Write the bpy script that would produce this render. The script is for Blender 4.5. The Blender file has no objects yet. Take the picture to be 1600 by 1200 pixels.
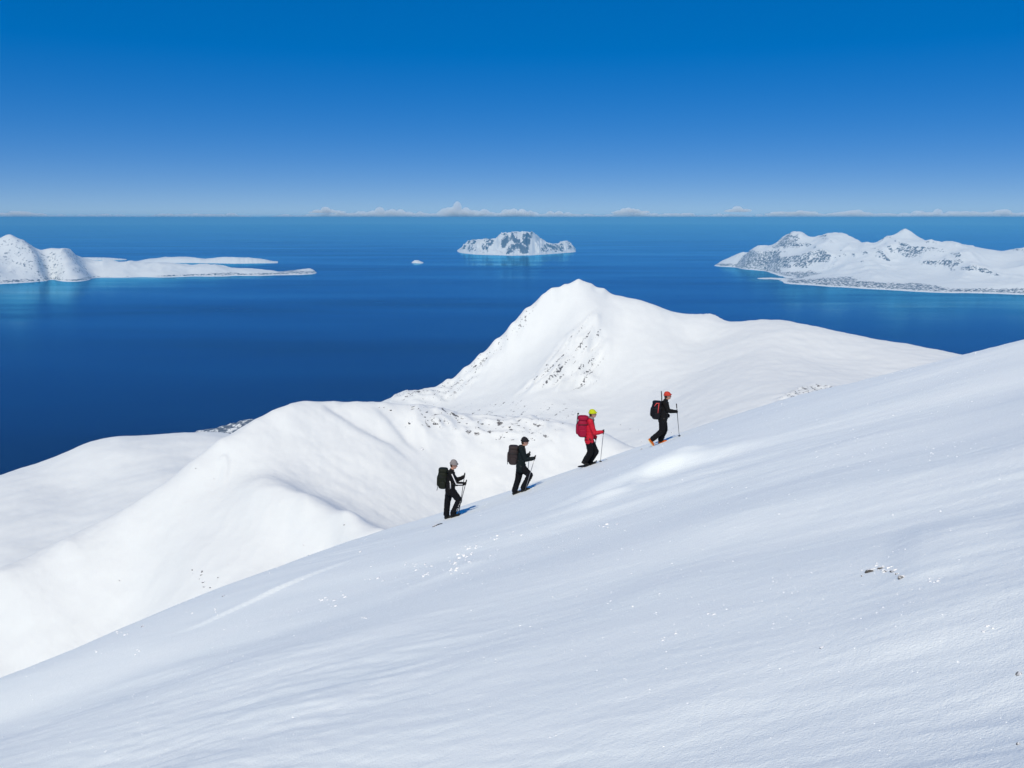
import bpy, bmesh, math, random
import numpy as np
from mathutils import Vector, Matrix

random.seed(7)
rng = np.random.default_rng(11)
SC = bpy.context.scene
COL = SC.collection

# ------------------------------------------------------------------ camera
EYE = 900.0                       # metres above the sea
FPX = 800.0 / math.tan(math.radians(30.0))
PITCH = math.atan(260.0 / FPX)
cam = bpy.data.cameras.new('camera')
cam.sensor_width = 36.0
cam.angle = math.radians(60.0)
cam.clip_start = 0.1
cam.clip_end = 600000.0
cam_o = bpy.data.objects.new('camera', cam)
COL.objects.link(cam_o)
cam_o.location = (0, 0, EYE)
cam_o.rotation_euler = (math.pi / 2 - PITCH, 0, 0)
SC.camera = cam_o

# ------------------------------------------------------------------ sky, sun, exposure
SUN_EL = math.radians(50.0)
SUN_AZ = math.radians(18.0)       # light travels away from the camera and a little to the right
world = bpy.data.worlds.new('World')
SC.world = world
world.use_nodes = True
nt = world.node_tree
nt.nodes.clear()
sky = nt.nodes.new('ShaderNodeTexSky')
sky.sky_type = 'NISHITA'
sky.sun_disc = False
sky.sun_elevation = SUN_EL
sky.sun_rotation = math.pi + SUN_AZ
sky.altitude = 3000
sky.air_density = 0.6
sky.dust_density = 0.0
sky.ozone_density = 8.0
gam = nt.nodes.new('ShaderNodeGamma')
gam.inputs[1].default_value = 0.4
hsv = nt.nodes.new('ShaderNodeHueSaturation')
hsv.inputs['Hue'].default_value = 0.516
hsv.inputs['Saturation'].default_value = 2.1
bg = nt.nodes.new('ShaderNodeBackground')
bg.inputs[1].default_value = 0.15
wo = nt.nodes.new('ShaderNodeOutputWorld')
nt.links.new(sky.outputs[0], gam.inputs[0])
nt.links.new(gam.outputs[0], hsv.inputs['Color'])
nt.links.new(hsv.outputs[0], bg.inputs[0])
nt.links.new(bg.outputs[0], wo.inputs[0])

sun = bpy.data.lights.new('sun', 'SUN')
sun.energy = 2.0
sun.angle = math.radians(0.53)
sun.color = (0.96, 0.885, 0.71)
sun_o = bpy.data.objects.new('sun', sun)
COL.objects.link(sun_o)
LD = Vector((math.sin(SUN_AZ) * math.cos(SUN_EL), math.cos(SUN_AZ) * math.cos(SUN_EL), -math.sin(SUN_EL)))
sun_o.rotation_euler = LD.to_track_quat('-Z', 'Y').to_euler()
sun_o.location = (0, -20, EYE + 30)

SC.view_settings.view_transform = 'Standard'
SC.view_settings.look = 'None'
SC.view_settings.exposure = 0.89
SC.view_settings.gamma = 1.0
SC.view_settings.use_curve_mapping = False
SC.render.engine = 'CYCLES'
SC.cycles.use_denoising = True
SC.cycles.max_bounces = 6
SC.cycles.volume_bounces = 4

# ------------------------------------------------------------------ helpers
CP, SP = math.cos(PITCH), math.sin(PITCH)


def W(px, py, y):
    """world point seen at photo pixel (px,py) at forward distance y"""
    cx, cy = (px - 800.0) / FPX, (600.0 - py) / FPX
    dy, dz = CP + cy * SP, -SP + cy * CP
    s = y / dy
    return Vector((cx * s, y, EYE + dz * s))


def hit(px, py, fn, y0, y1, n=500):
    """first ground crossing of the view ray through a photo pixel"""
    ys = np.exp(np.linspace(math.log(y0), math.log(y1), n))
    d = W(px, py, 1.0)
    xs = d.x * ys
    zs = EYE + (d.z - EYE) * ys
    g = fn(xs, ys)
    k = np.argmax(zs < g)
    if not (zs < g).any():
        return None
    return Vector((xs[k], ys[k], g[k]))


def smooth(a, b, x):
    t = np.clip((x - a) / (b - a), 0, 1)
    return t * t * (3 - 2 * t)


def _hash(ix, iy, seed):
    h = (ix * 374761393 + iy * 668265263 + seed * 974634777) & 0xFFFFFFFF
    h = ((h ^ (h >> 13)) * 1274126177) & 0xFFFFFFFF
    h = (h ^ (h >> 16)) & 0xFFFFFFFF
    return h


def noise(x, y, seed=0):
    x0, y0 = np.floor(x), np.floor(y)
    fx, fy = x - x0, y - y0
    ix, iy = x0.astype(np.int64), y0.astype(np.int64)
    u = fx * fx * fx * (fx * (fx * 6 - 15) + 10)
    v = fy * fy * fy * (fy * (fy * 6 - 15) + 10)

    def g(dx, dy):
        a = _hash(ix + dx, iy + dy, seed) * (2 * math.pi / 4294967296.0)
        return np.cos(a) * (fx - dx) + np.sin(a) * (fy - dy)
    n0 = g(0, 0) * (1 - u) + g(1, 0) * u
    n1 = g(0, 1) * (1 - u) + g(1, 1) * u
    return (n0 * (1 - v) + n1 * v) * 1.5


def fbm(x, y, octv=4, seed=0, gain=0.5):
    s, a = 0, 1.0
    for i in range(octv):
        s = s + a * noise(x * 2 ** i, y * 2 ** i, seed + i * 17)
        a *= gain
    return s


def ridged(x, y, octv=4, seed=0, gain=0.5):
    s, a, w = 0, 1.0, 1.0
    for i in range(octv):
        n = 1 - np.abs(noise(x * 2 ** i, y * 2 ** i, seed + i * 13))
        n = n * n * w
        w = np.clip(n * 1.5, 0, 1)
        s = s + a * n
        a *= gain
    return s


class TPS:
    """thin-plate spline through scattered control points, in (x/y, ln y) space"""

    def __init__(self, P, lam=1e-5, ky=0.6):
        self.ky = ky
        P = np.array([tuple(p) for p in P], float)
        self.c = np.stack([P[:, 0] / P[:, 1], np.log(P[:, 1]) * ky], 1)
        n = len(P)
        K = self._k(self.c) + np.eye(n) * lam
        A = np.zeros((n + 3, n + 3))
        A[:n, :n] = K
        A[:n, n] = 1
        A[:n, n + 1:] = self.c
        A[n, :n] = 1
        A[n + 1:, :n] = self.c.T
        self.s = 1.0
        rhs = np.concatenate([P[:, 2], np.zeros(3)])
        self.w = np.linalg.solve(A, rhs)

    def _k(self, q):
        d2 = (q[:, 0:1] - self.c[None, :, 0]) ** 2 + (q[:, 1:2] - self.c[None, :, 1]) ** 2
        return 0.5 * d2 * np.log(d2 + 1e-12)

    def __call__(self, x, y):
        sh = x.shape
        q = np.stack([(x / y).ravel(), np.log(y).ravel() * self.ky], 1)
        out = np.empty(len(q))
        n = len(self.c)
        for i in range(0, len(q), 40000):
            b = q[i:i + 40000]
            out[i:i + 40000] = self._k(b) @ self.w[:n] + self.w[n] + b @ self.w[n + 1:]
        return out.reshape(sh)


def grid_mesh(name, X, Y, Z, mat, attr=None):
    ny, nx = X.shape
    me = bpy.data.meshes.new(name)
    co = np.stack([X, Y, Z], -1).reshape(-1, 3).astype(np.float32)
    idx = np.arange(nx * ny, dtype=np.int32).reshape(ny, nx)
    f = np.stack([idx[:-1, :-1], idx[:-1, 1:], idx[1:, 1:], idx[1:, :-1]], -1).reshape(-1, 4)
    nf = len(f)
    me.vertices.add(len(co))
    me.vertices.foreach_set('co', co.ravel())
    me.loops.add(nf * 4)
    me.loops.foreach_set('vertex_index', f.ravel())
    me.polygons.add(nf)
    me.polygons.foreach_set('loop_start', np.arange(0, nf * 4, 4, dtype=np.int32))
    me.polygons.foreach_set('loop_total', np.full(nf, 4, dtype=np.int32))
    me.polygons.foreach_set('use_smooth', np.ones(nf, dtype=bool))
    if attr is not None:
        a = me.attributes.new('rock', 'FLOAT', 'POINT')
        a.data.foreach_set('value', attr.astype(np.float32).ravel())
    me.update(calc_edges=True)
    me.validate()
    me.materials.append(mat)
    o = bpy.data.objects.new(name, me)
    COL.objects.link(o)
    return o


def mesh_obj(name, verts, faces, mat, parent=None, smooth_=True):
    me = bpy.data.meshes.new(name)
    me.from_pydata([tuple(v) for v in verts], [], faces)
    me.update()
    if smooth_:
        me.polygons.foreach_set('use_smooth', np.ones(len(me.polygons), dtype=bool))
    me.materials.append(mat)
    o = bpy.data.objects.new(name, me)
    COL.objects.link(o)
    if parent is not None:
        o.parent = parent
    return o


def tag(o, label=None, cat=None, group=None, kind=None):
    for k, v in (('label', label), ('category', cat), ('group', group), ('kind', kind)):
        if v:
            o[k] = v
    return o


# ------------------------------------------------------------------ materials
def new_mat(name):
    m = bpy.data.materials.new(name)
    m.use_nodes = True
    t = m.node_tree
    return m, t, t.nodes['Principled BSDF']


def N(t, kind, **kw):
    n = t.nodes.new(kind)
    for k, v in kw.items():
        if k.startswith('i_'):
            key = k[2:].replace('_', ' ')
            key = int(key) if key.isdigit() else key
            n.inputs[key].default_value = v
        else:
            setattr(n, k, v)
    return n


def math_n(t, op, a, b=None, clamp=False):
    n = t.nodes.new('ShaderNodeMath')
    n.operation = op
    n.use_clamp = clamp
    for i, v in enumerate((a, b)):
        if v is None:
            continue
        if isinstance(v, (int, float)):
            n.inputs[i].default_value = v
        else:
            t.links.new(v, n.inputs[i])
    return n.outputs[0]


def ramp(t, src, stops):
    r = t.nodes.new('ShaderNodeValToRGB')
    e = r.color_ramp.elements
    while len(e) < len(stops):
        e.new(0.5)
    for el, (p, c) in zip(e, stops):
        el.position = p
        el.color = c if len(c) == 4 else (*c, 1)
    t.links.new(src, r.inputs[0])
    return r.outputs[0]


def plain(name, col, rough=0.7, metal=0.0, scale=60.0, vary=0.25, bump=0.0, coat=0.0):
    """a procedural cloth / plastic / metal: colour with fine noise variation"""
    m, t, b = new_mat(name)
    tc = N(t, 'ShaderNodeTexCoord')
    n = N(t, 'ShaderNodeTexNoise', i_Scale=scale, i_Detail=4.0)
    t.links.new(tc.outputs['Object'], n.inputs['Vector'])
    lo = tuple(c * (1 - vary) for c in col)
    hi = tuple(min(1, c * (1 + vary)) for c in col)
    c = ramp(t, n.outputs['Fac'], [(0.3, lo), (0.7, hi)])
    t.links.new(c, b.inputs['Base Color'])
    b.inputs['Roughness'].default_value = rough
    b.inputs['Metallic'].default_value = metal
    b.inputs['Specular IOR Level'].default_value = 0.5 if metal else 0.18
    if coat:
        b.inputs['Coat Weight'].default_value = coat
    if bump:
        bp = N(t, 'ShaderNodeBump', i_Strength=bump, i_Distance=0.01)
        t.links.new(n.outputs['Fac'], bp.inputs['Height'])
        t.links.new(bp.outputs[0], b.inputs['Normal'])
    return m


def snow_near():
    m, t, b = new_mat('windblown_snow')
    tc = N(t, 'ShaderNodeTexCoord')
    # wind-rippled crust, stretched along the wind
    mp = N(t, 'ShaderNodeMapping')
    mp.inputs['Rotation'].default_value = (0, 0, math.radians(26))
    mp.inputs['Scale'].default_value = (1.0, 4.0, 1.0)
    t.links.new(tc.outputs['Object'], mp.inputs['Vector'])
    n1 = N(t, 'ShaderNodeTexNoise', i_Scale=3.0, i_Detail=5.0, i_Roughness=0.6)
    t.links.new(mp.outputs[0], n1.inputs['Vector'])
    n2 = N(t, 'ShaderNodeTexNoise', i_Scale=70.0, i_Detail=3.0, i_Roughness=0.7)
    t.links.new(tc.outputs['Object'], n2.inputs['Vector'])
    n3 = N(t, 'ShaderNodeTexNoise', i_Scale=0.35, i_Detail=4.0)
    t.links.new(mp.outputs[0], n3.inputs['Vector'])
    col = ramp(t, n3.outputs['Fac'], [(0.3, (0.88, 0.93, 0.925)), (0.7, (0.91, 0.95, 0.94))])
    t.links.new(col, b.inputs['Base Color'])
    b1 = N(t, 'ShaderNodeBump', i_Strength=0.16, i_Distance=0.03)
    t.links.new(n1.outputs['Fac'], b1.inputs['Height'])
    b2 = N(t, 'ShaderNodeBump', i_Strength=0.75, i_Distance=0.007)
    t.links.new(n2.outputs['Fac'], b2.inputs['Height'])
    n4 = N(t, 'ShaderNodeTexNoise', i_Scale=14.0, i_Detail=4.0, i_Roughness=0.65)
    t.links.new(tc.outputs['Object'], n4.inputs['Vector'])
    b3 = N(t, 'ShaderNodeBump', i_Strength=0.22, i_Distance=0.02)
    t.links.new(n4.outputs['Fac'], b3.inputs['Height'])
    t.links.new(b1.outputs[0], b3.inputs['Normal'])
    t.links.new(b3.outputs[0], b2.inputs['Normal'])
    t.links.new(b2.outputs[0], b.inputs['Normal'])
    b.inputs['Roughness'].default_value = 0.55
    b.inputs['Specular IOR Level'].default_value = 0.25
    return m


def snow_rock(name, scale=1.0, rock=((0.045, 0.045, 0.05), (0.13, 0.12, 0.12)), bump=0.4, nz=2.4, snow=(0.77, 0.785, 0.775)):
    """snow with rock where the mesh's own 'rock' value is high, broken up by noise"""
    m, t, b = new_mat(name)
    tc = N(t, 'ShaderNodeTexCoord')
    at = N(t, 'ShaderNodeAttribute', attribute_name='rock')
    n1 = N(t, 'ShaderNodeTexNoise', i_Scale=0.09 * scale, i_Detail=6.0, i_Roughness=0.68)
    t.links.new(tc.outputs['Object'], n1.inputs['Vector'])
    n2 = N(t, 'ShaderNodeTexNoise', i_Scale=0.03 * scale, i_Detail=5.0, i_Roughness=0.6)
    t.links.new(tc.outputs['Object'], n2.inputs['Vector'])
    # rock shows where attr + noise passes a threshold
    f = math_n(t, 'ADD', at.outputs['Fac'], math_n(t, 'MULTIPLY', math_n(t, 'SUBTRACT', n1.outputs['Fac'], 0.5), nz))
    f = math_n(t, 'MULTIPLY', math_n(t, 'SUBTRACT', f, 0.55), 9.0, True)
    gate = math_n(t, 'MULTIPLY', at.outputs['Fac'], 8.0, True)
    f = math_n(t, 'MULTIPLY', f, gate)
    rc = ramp(t, n1.outputs['Fac'], [(0.35, rock[0]), (0.65, rock[1])])
    s2 = tuple(min(1, c * 1.035) for c in snow)
    scol = ramp(t, n2.outputs['Fac'], [(0.3, snow), (0.7, s2)])
    mx = N(t, 'ShaderNodeMix', data_type='RGBA')
    t.links.new(f, mx.inputs['Factor'])
    t.links.new(scol, mx.inputs[6])
    t.links.new(rc, mx.inputs[7])
    t.links.new(mx.outputs[2], b.inputs['Base Color'])
    bp = N(t, 'ShaderNodeBump', i_Strength=bump, i_Distance=1.2 / scale)
    t.links.new(n1.outputs['Fac'], bp.inputs['Height'])
    t.links.new(bp.outputs[0], b.inputs['Normal'])
    b.inputs['Roughness'].default_value = 0.7
    b.inputs['Specular IOR Level'].default_value = 0.15
    return m


def sea_mat():
    m = bpy.data.materials.new('sea_water')
    m.use_nodes = True
    t = m.node_tree
    t.nodes.clear()
    tc = N(t, 'ShaderNodeTexCoord')
    mp = N(t, 'ShaderNodeMapping')
    mp.inputs['Scale'].default_value = (0.22, 1.0, 1.0)
    t.links.new(tc.outputs['Object'], mp.inputs['Vector'])
    n1 = N(t, 'ShaderNodeTexNoise', i_Scale=0.0009, i_Detail=6.0, i_Roughness=0.6)
    t.links.new(mp.outputs[0], n1.inputs['Vector'])
    n2 = N(t, 'ShaderNodeTexNoise', i_Scale=0.012, i_Detail=6.0, i_Roughness=0.65)
    t.links.new(mp.outputs[0], n2.inputs['Vector'])
    dif = N(t, 'ShaderNodeBsdfDiffuse')
    c = ramp(t, n1.outputs['Fac'], [(0.3, (0.0002, 0.003, 0.028)), (0.7, (0.0003, 0.004, 0.036))])
    t.links.new(c, dif.inputs['Color'])
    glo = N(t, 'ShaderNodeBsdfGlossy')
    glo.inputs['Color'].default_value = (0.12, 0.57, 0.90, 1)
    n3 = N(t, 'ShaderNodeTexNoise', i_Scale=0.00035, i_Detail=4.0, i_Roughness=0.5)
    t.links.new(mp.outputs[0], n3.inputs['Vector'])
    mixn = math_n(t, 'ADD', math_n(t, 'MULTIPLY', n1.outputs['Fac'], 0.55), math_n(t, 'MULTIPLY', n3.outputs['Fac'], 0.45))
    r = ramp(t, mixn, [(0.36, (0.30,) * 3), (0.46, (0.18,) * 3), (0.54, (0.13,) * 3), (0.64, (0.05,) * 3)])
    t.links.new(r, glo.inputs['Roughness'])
    gc = ramp(t, mixn, [(0.38, (0.06, 0.44, 0.78)), (0.5, (0.10, 0.54, 0.92)), (0.62, (0.26, 0.68, 1.0))])  # pale sheen patches and dimmer ruffled bands painted into the reflection tint
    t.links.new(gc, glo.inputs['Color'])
    fr = N(t, 'ShaderNodeFresnel', i_IOR=1.333)
    bp = N(t, 'ShaderNodeBump', i_Strength=0.12, i_Distance=1.0)
    t.links.new(n2.outputs['Fac'], bp.inputs['Height'])
    t.links.new(bp.outputs[0], glo.inputs['Normal'])
    mx = N(t, 'ShaderNodeMixShader')
    t.links.new(fr.outputs[0], mx.inputs[0])
    t.links.new(dif.outputs[0], mx.inputs[1])
    t.links.new(glo.outputs[0], mx.inputs[2])
    ou = N(t, 'ShaderNodeOutputMaterial')
    t.links.new(mx.outputs[0], ou.inputs['Surface'])
    return m


M_SNOW = snow_near()
M_RIDGE = snow_rock('ridge_snow', 1.6, bump=0.18)
M_HILL = snow_rock('hill_snow', 0.6, bump=0.10)
M_PEAK = snow_rock('peak_snow', 2.0, bump=0.3)
M_ISLE = snow_rock('island_snow', 0.3, rock=((0.06, 0.075, 0.10), (0.14, 0.155, 0.19)), bump=0.5, nz=1.7)
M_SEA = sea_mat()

# ------------------------------------------------------------------ sea
def disc(name, R, z, mat):
    vs, fs = [(0, 0, z)], []
    rings = [500, 2000, 6000, 15000, 40000, R]
    K = 128
    for r in rings:
        for k in range(K):
            a = 2 * math.pi * k / K
            vs.append((r * math.cos(a), r * math.sin(a), z))
    for k in range(K):
        fs.append((0, 1 + k, 1 + (k + 1) % K))
    for j in range(len(rings) - 1):
        o0, o1 = 1 + j * K, 1 + (j + 1) * K
        for k in range(K):
            fs.append((o0 + k, o1 + k, o1 + (k + 1) % K, o0 + (k + 1) % K))
    return mesh_obj(name, vs, fs, mat)


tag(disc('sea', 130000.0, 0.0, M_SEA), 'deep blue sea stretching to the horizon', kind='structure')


# ------------------------------------------------------------------ foreground slope
A_, B_ = -0.2626, 0.3536         # the slope falls away from the camera and rises to the right


def plane_hit(px, py):
    """where the view ray through a photo pixel meets the mean foreground slope"""
    cx, cy = (px - 800.0) / FPX, (600.0 - py) / FPX
    dy, dz = CP + cy * SP, -SP + cy * CP
    u, v = cx / dy, dz / dy
    y = -1.65 / (v - A_ - B_ * u)
    return u * y, y


FORE_SKY = [(-150, 1120), (0, 1060), (60, 1038), (120, 1013), (200, 980), (300, 939), (400, 899), (500, 862), (600, 828), (660, 810),
            (700, 798), (760, 779), (850, 749), (900, 732), (960, 711), (1010, 694), (1060, 677), (1150, 648),
            (1220, 627), (1300, 606), (1400, 586), (1475, 570), (1530, 557), (1600, 539), (1750, 500)]
FEET = {1: (700, 811, 26.0), 2: (808, 772, 26.4), 3: (914, 730, 27.0), 4: (1026, 695, 28.6)}


def sky_dist(px):
    return float(np.interp(px, [-150, 0, 300, 600, 800, 1000, 1200, 1475, 1600, 1750], [17.5, 19, 24, 28.5, 30.5, 31.5, 30.5, 25.5, 22.5, 20]))


def plane_z(x, y):
    return EYE - 1.65 + A_ * y + B_ * x


fp = []
for yy in (0.6, 1.5, 3, 6, 10, 14):
    for uu in (-1.1, -0.7, -0.35, 0, 0.35, 0.7, 1.1):
        x = uu * yy
        fp.append((x, yy, 0.0 if yy < 12 or abs(uu) < .6 else -0.15))
for px, py in FORE_SKY:
    d = sky_dist(px)
    p = W(px, py, d)
    fp.append((p.x, p.y, p.z - plane_z(p.x, p.y)))
    for k, drop in ((1.25, 1.3), (1.6, 5.0), (2.3, 19.0), (3.6, 52.0)):
        q = p * 1.0
        x, y = p.x * k, p.y * k
        fp.append((x, y, p.z - plane_z(p.x, p.y) - drop))
for k, (px, py, d) in FEET.items():
    p = W(px, py, d)
    fp.append((p.x, p.y, p.z - plane_z(p.x, p.y)))
FT = TPS(fp, lam=2e-4, ky=0.9)

WIND = (math.cos(math.radians(-26)), math.sin(math.radians(-26)))


def polyline_dist(x, y, pts):
    """signed distance to a polyline (positive on its far side), parameter 0..1"""
    best = np.full(x.shape, 1e9)
    sgn = np.zeros(x.shape)
    par = np.zeros(x.shape)
    n = len(pts) - 1
    for i in range(n):
        (x0, y0), (x1, y1) = pts[i], pts[i + 1]
        dx, dy = x1 - x0, y1 - y0
        L2 = dx * dx + dy * dy
        t = np.clip(((x - x0) * dx + (y - y0) * dy) / L2, 0, 1)
        ex, ey = x - (x0 + t * dx), y - (y0 + t * dy)
        d = np.hypot(ex, ey)
        s = np.sign(dx * ey - dy * ex)
        m = d < best
        best = np.where(m, d, best)
        sgn = np.where(m, s, sgn)
        par = np.where(m, (i + t) / n, par)
    return best * sgn, par


# wind lips and an old track: photo polylines on the slope, (points, height m, near width, far width)
LIPS = []


def fore_z(x, y):
    x = np.asarray(x, float)
    y = np.asarray(y, float)
    z = plane_z(x, y) + FT(x, np.maximum(y, 0.3))
    a = x * WIND[0] + y * WIND[1]
    c = -x * WIND[1] + y * WIND[0]
    wob = 0.25 * noise(a * 0.35, c * 0.5, 3)
    # long drifts, sastrugi and small ripples, all combed by the wind
    amp = 0.25 + 1.1 * smooth(-0.25, 0.5, noise(x * 0.15 + 3, y * 0.15, 90)) + 0.2 * smooth(9, 3, y) * smooth(-2, 3, x)
    far = 0.3 + 0.7 * smooth(27, 10, y)
    near = smooth(26, 6, y)
    z = z + far * 0.10 * noise(a * 0.10, c * 0.34 + wob, 1) + far * 0.045 * amp * noise(a * 0.22 + 5, (c + wob) * 0.85, 2)
    z = z + amp * 0.011 * (1 - np.abs(noise(a * 0.55, (c + wob) * 2.3, 4))) ** 2
    z = z + amp * (0.007 * noise(a * 0.5 + 9, (c + wob) * 2.0, 8) + 0.004 * noise(a * 1.0, (c + wob) * 4.2, 9))
    z = z + near * amp * (0.008 * noise(a * 1.8, (c + wob) * 6.5, 5) + 0.004 * noise(a * 5.0, (c + wob) * 16.0, 6))
    z = z + near * 0.0012 * noise(x * 22, y * 22, 7)
    n31 = noise(x * 2.1, y * 2.1, 31)
    n32 = 0.75 + 0.5 * noise(x * 0.9, y * 0.9, 32)
    for pts, h, wn, wf in LIPS:
        xs, ys = [p[0] for p in pts], [p[1] for p in pts]
        r = 3 * max(wn, wf)
        m = (x > min(xs) - r) & (x < max(xs) + r) & (y > min(ys) - r) & (y < max(ys) + r)
        if not m.any():
            continue
        d, t = polyline_dist(x[m], y[m], pts)
        d = d + 0.2 * wn * n31[m]
        env = np.clip(np.minimum(t, 1 - t) * 2.2, 0, 1)
        env = env * env * (3 - 2 * env) * n32[m]
        z[m] += h * env * np.where(d < 0, np.exp(-(d / wn) ** 2), np.exp(-(d / wf) ** 2))
    return z


LIP_PX = [
    ([(860, 818), (930, 783), (1000, 753), (1060, 727), (1130, 705), (1230, 678)], 0.30, 0.42, 1.6),
    ([(235, 1003), (320, 975), (400, 938), (470, 906), (545, 877), (600, 858)], 0.07, 0.075, 0.5),
    ([(560, 950), (680, 905), (760, 872), (860, 845)], 0.06, 0.35, 1.0),
    ([(640, 1075), (760, 1050), (860, 1030)], 0.035, 0.35, 0.5),
    ([(850, 1190), (950, 1150), (1100, 1100), (1240, 1090)], 0.03, 0.25, 0.35),
    ([(1370, 890), (1450, 872), (1600, 838)], 0.06, 0.4, 0.9),
    ([(1290, 1012), (1380, 995), (1480, 975), (1600, 960)], 0.035, 0.22, 0.5),
    ([(1000, 860), (1120, 820), (1300, 770), (1500, 735)], 0.05, 0.6, 1.2),
    ([(900, 960), (1050, 915), (1200, 880)], 0.04, 0.4, 0.8),
    ([(100, 1100), (260, 1050), (420, 1010)], 0.04, 0.35, 0.7),
    ([(300, 1160), (450, 1120), (600, 1085)], 0.03, 0.3, 0.5),
]
_l = []
for pts, h, wn, wf in LIP_PX:
    q = [hit(px, py, fore_z, 1.6, 34, 400) for px, py in pts]
    q = [(p.x, p.y) for p in q if p is not None]
    if len(q) > 1:
        _l.append((q, h, wn, wf))
LIPS = _l


nu, nr = 860, 720
uu = np.linspace(-1.0, 1.0, nu)
uu = 0.62 * uu + 0.55 * uu ** 5
tt = np.linspace(math.log(1.1), math.log(110.0), nr)
U, T = np.meshgrid(uu, tt)
YF = np.exp(T)
XF = U * YF
ZF = fore_z(XF, YF)
slope_o = grid_mesh('snow_slope', XF, YF, ZF, M_SNOW)
tag(slope_o, 'wind-rippled snow slope in the foreground that the hikers climb', kind='structure')


def fore_pt(px, py):
    x, y = plane_hit(px, py)
    y = float(np.clip(y, 1.2, 34)); 
    return Vector((x, y, float(fore_z(np.array([x]), np.array([y]))[0])))


# ------------------------------------------------------------------ middle ridge
def with_back(sky_pts, steps, pts):
    """sky_pts: (px,py,dist[,scale]); ground falls away behind each of them"""
    for s in sky_pts:
        p = W(*s[:3])
        pts.append(p)
        for k, slope in steps:
            y = p.y * k
            pts.append(Vector((p.x * k, y, p.z - (y - p.y) * slope)))
    return pts


def down(px0, py0, y0, px1, py1, slope):
    """point at pixel (px1,py1) on ground that drops towards the camera at a given slope from crest pixel (px0,py0) at y0"""
    p0 = W(px0, py0, y0)
    t0 = (EYE - p0.z) / y0
    q = W(px1, py1, 1000.0)
    t1 = (EYE - q.z) / 1000.0
    return W(px1, py1, y0 * (t0 + slope) / (t1 + slope))


kp = []
KSKY = [(-200, 985, 560), (0, 893, 590), (103, 843, 610), (198, 794, 630), (247, 761, 640), (300, 722, 652), (346, 687, 665), (400, 656, 690), (430, 641, 702),
        (455, 631, 712), (480, 627, 720), (520, 626, 728), (560, 627, 734), (600, 628, 740), (650, 634, 745),
        (700, 645, 748), (760, 652, 750), (830, 654, 750), (890, 662, 742), (940, 676, 725), (990, 698, 700), (1060, 730, 670)]
with_back(KSKY, ((1.03, 0.30), (1.15, 0.5), (1.35, 0.6), (1.8, 0.6)), kp)
for cx, cy, cd, px, py, sl in [
    # broad flank under the crown, down into the bowl
    (430, 641, 702, 430, 665, .36), (430, 641, 702, 425, 690, .36), (480, 627, 720, 480, 660, .36), (480, 627, 720, 485, 700, .38), (480, 627, 720, 490, 745, .37),
    (520, 626, 728, 525, 660, .36), (520, 626, 728, 540, 710, .38), (520, 626, 728, 560, 770, .37), (560, 627, 734, 575, 660, .36), (560, 627, 734, 600, 720, .38), (560, 627, 734, 640, 780, .45),
    (620, 630, 742, 630, 665, .40), (620, 630, 742, 660, 720, .45), (700, 645, 748, 700, 690, .36), (700, 645, 748, 710, 750, .45), (760, 652, 750, 760, 690, .35), (760, 652, 750, 770, 740, .36),
    (830, 654, 750, 830, 690, .33), (830, 654, 750, 850, 740, .40), (890, 662, 742, 900, 700, .36), (940, 676, 725, 950, 720, .4),
    # left ridge and its front
    (346, 687, 665, 350, 705, .50), (346, 687, 665, 347, 744, .55),
    (300, 722, 652, 300, 770, .45), (247, 761, 640, 245, 810, .45), (198, 794, 630, 200, 860, .45), (103, 843, 610, 105, 910, .45), (0, 893, 590, 0, 970, .45),
    (347, 744, 620, 330, 830, .45), (347, 744, 620, 290, 900, .45), (198, 794, 630, 210, 960, .43), (103, 843, 610, 110, 1000, .42), (0, 893, 590, 20, 1060, .42), (-200, 985, 560, -200, 1080, .4),
    # spur front below its crest
    (400, 755, 592, 385, 820, .45), (440, 763, 572, 450, 830, .45), (500, 785, 542, 520, 850, .45), (440, 763, 572, 400, 900, .45), (600, 830, 495, 610, 870, .45),
]:
    kp.append(down(cx, cy, cd, px, py, sl))
for sx, sy, sd, dr in ((400, 755, 592, .0), (440, 763, 572, .10), (480, 776, 552, .24), (540, 801, 522, .36), (600, 830, 495, .45)):
    # spur crest, with the bowl floor behind it
    c = W(sx, sy, sd)
    kp.append(c)
    kp.append(Vector((c.x * 1.06, c.y * 1.06, c.z - c.y * .06 * dr)))
KT = TPS(kp, lam=6e-6, ky=0.6)


def gully(x, y, pts3, depth, wn, wf):
    pts = [(W(*p).x, W(*p).y) for p in pts3]
    d, t = polyline_dist(x, y, pts)
    env = np.clip(np.minimum(t * 6, (1 - t) * 3), 0, 1)
    return depth * env * np.where(d < 0, np.exp(-(d / wn) ** 2), np.exp(-(d / wf) ** 2))


def ridge_z(x, y):
    z = KT(x, y)
    z = z + 1.8 * fbm(x * 0.012, y * 0.012, 4, 41) + 0.25 * fbm(x * 0.11, y * 0.07, 3, 47)
    z = z + 0.2 * noise((x * .8 - y * .6) * 0.03, (x * .6 + y * .8) * 0.15, 55) + 0.12 * noise((x * .8 - y * .6) * 0.1, (x * .6 + y * .8) * 0.5, 56)
    z = z - gully(x, y, [(508, 629, 722), (530, 650, 712), (560, 672, 700), (610, 697, 686), (660, 722, 664)], 4.0, 6, 14)
    z = z - gully(x, y, [(590, 632, 732), (612, 655, 716), (640, 685, 694), (665, 702, 680)], 3.0, 5, 12)
    z = z + gully(x, y, [(346, 687, 650), (353, 712, 640), (345, 738, 612)], 2.2, 4, 3)
    # boulder shelf: lumpy snow over stones
    sh = smooth(0.0, 1.0, (x / y + 0.14) / 0.05) * smooth(0.0, 1.0, (0.07 - x / y) / 0.03) * smooth(690, 725, y) * smooth(790, 755, y)
    z = z + sh * 2.0 * ridged(x * 0.05, y * 0.05, 3, 51)
    return z


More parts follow.
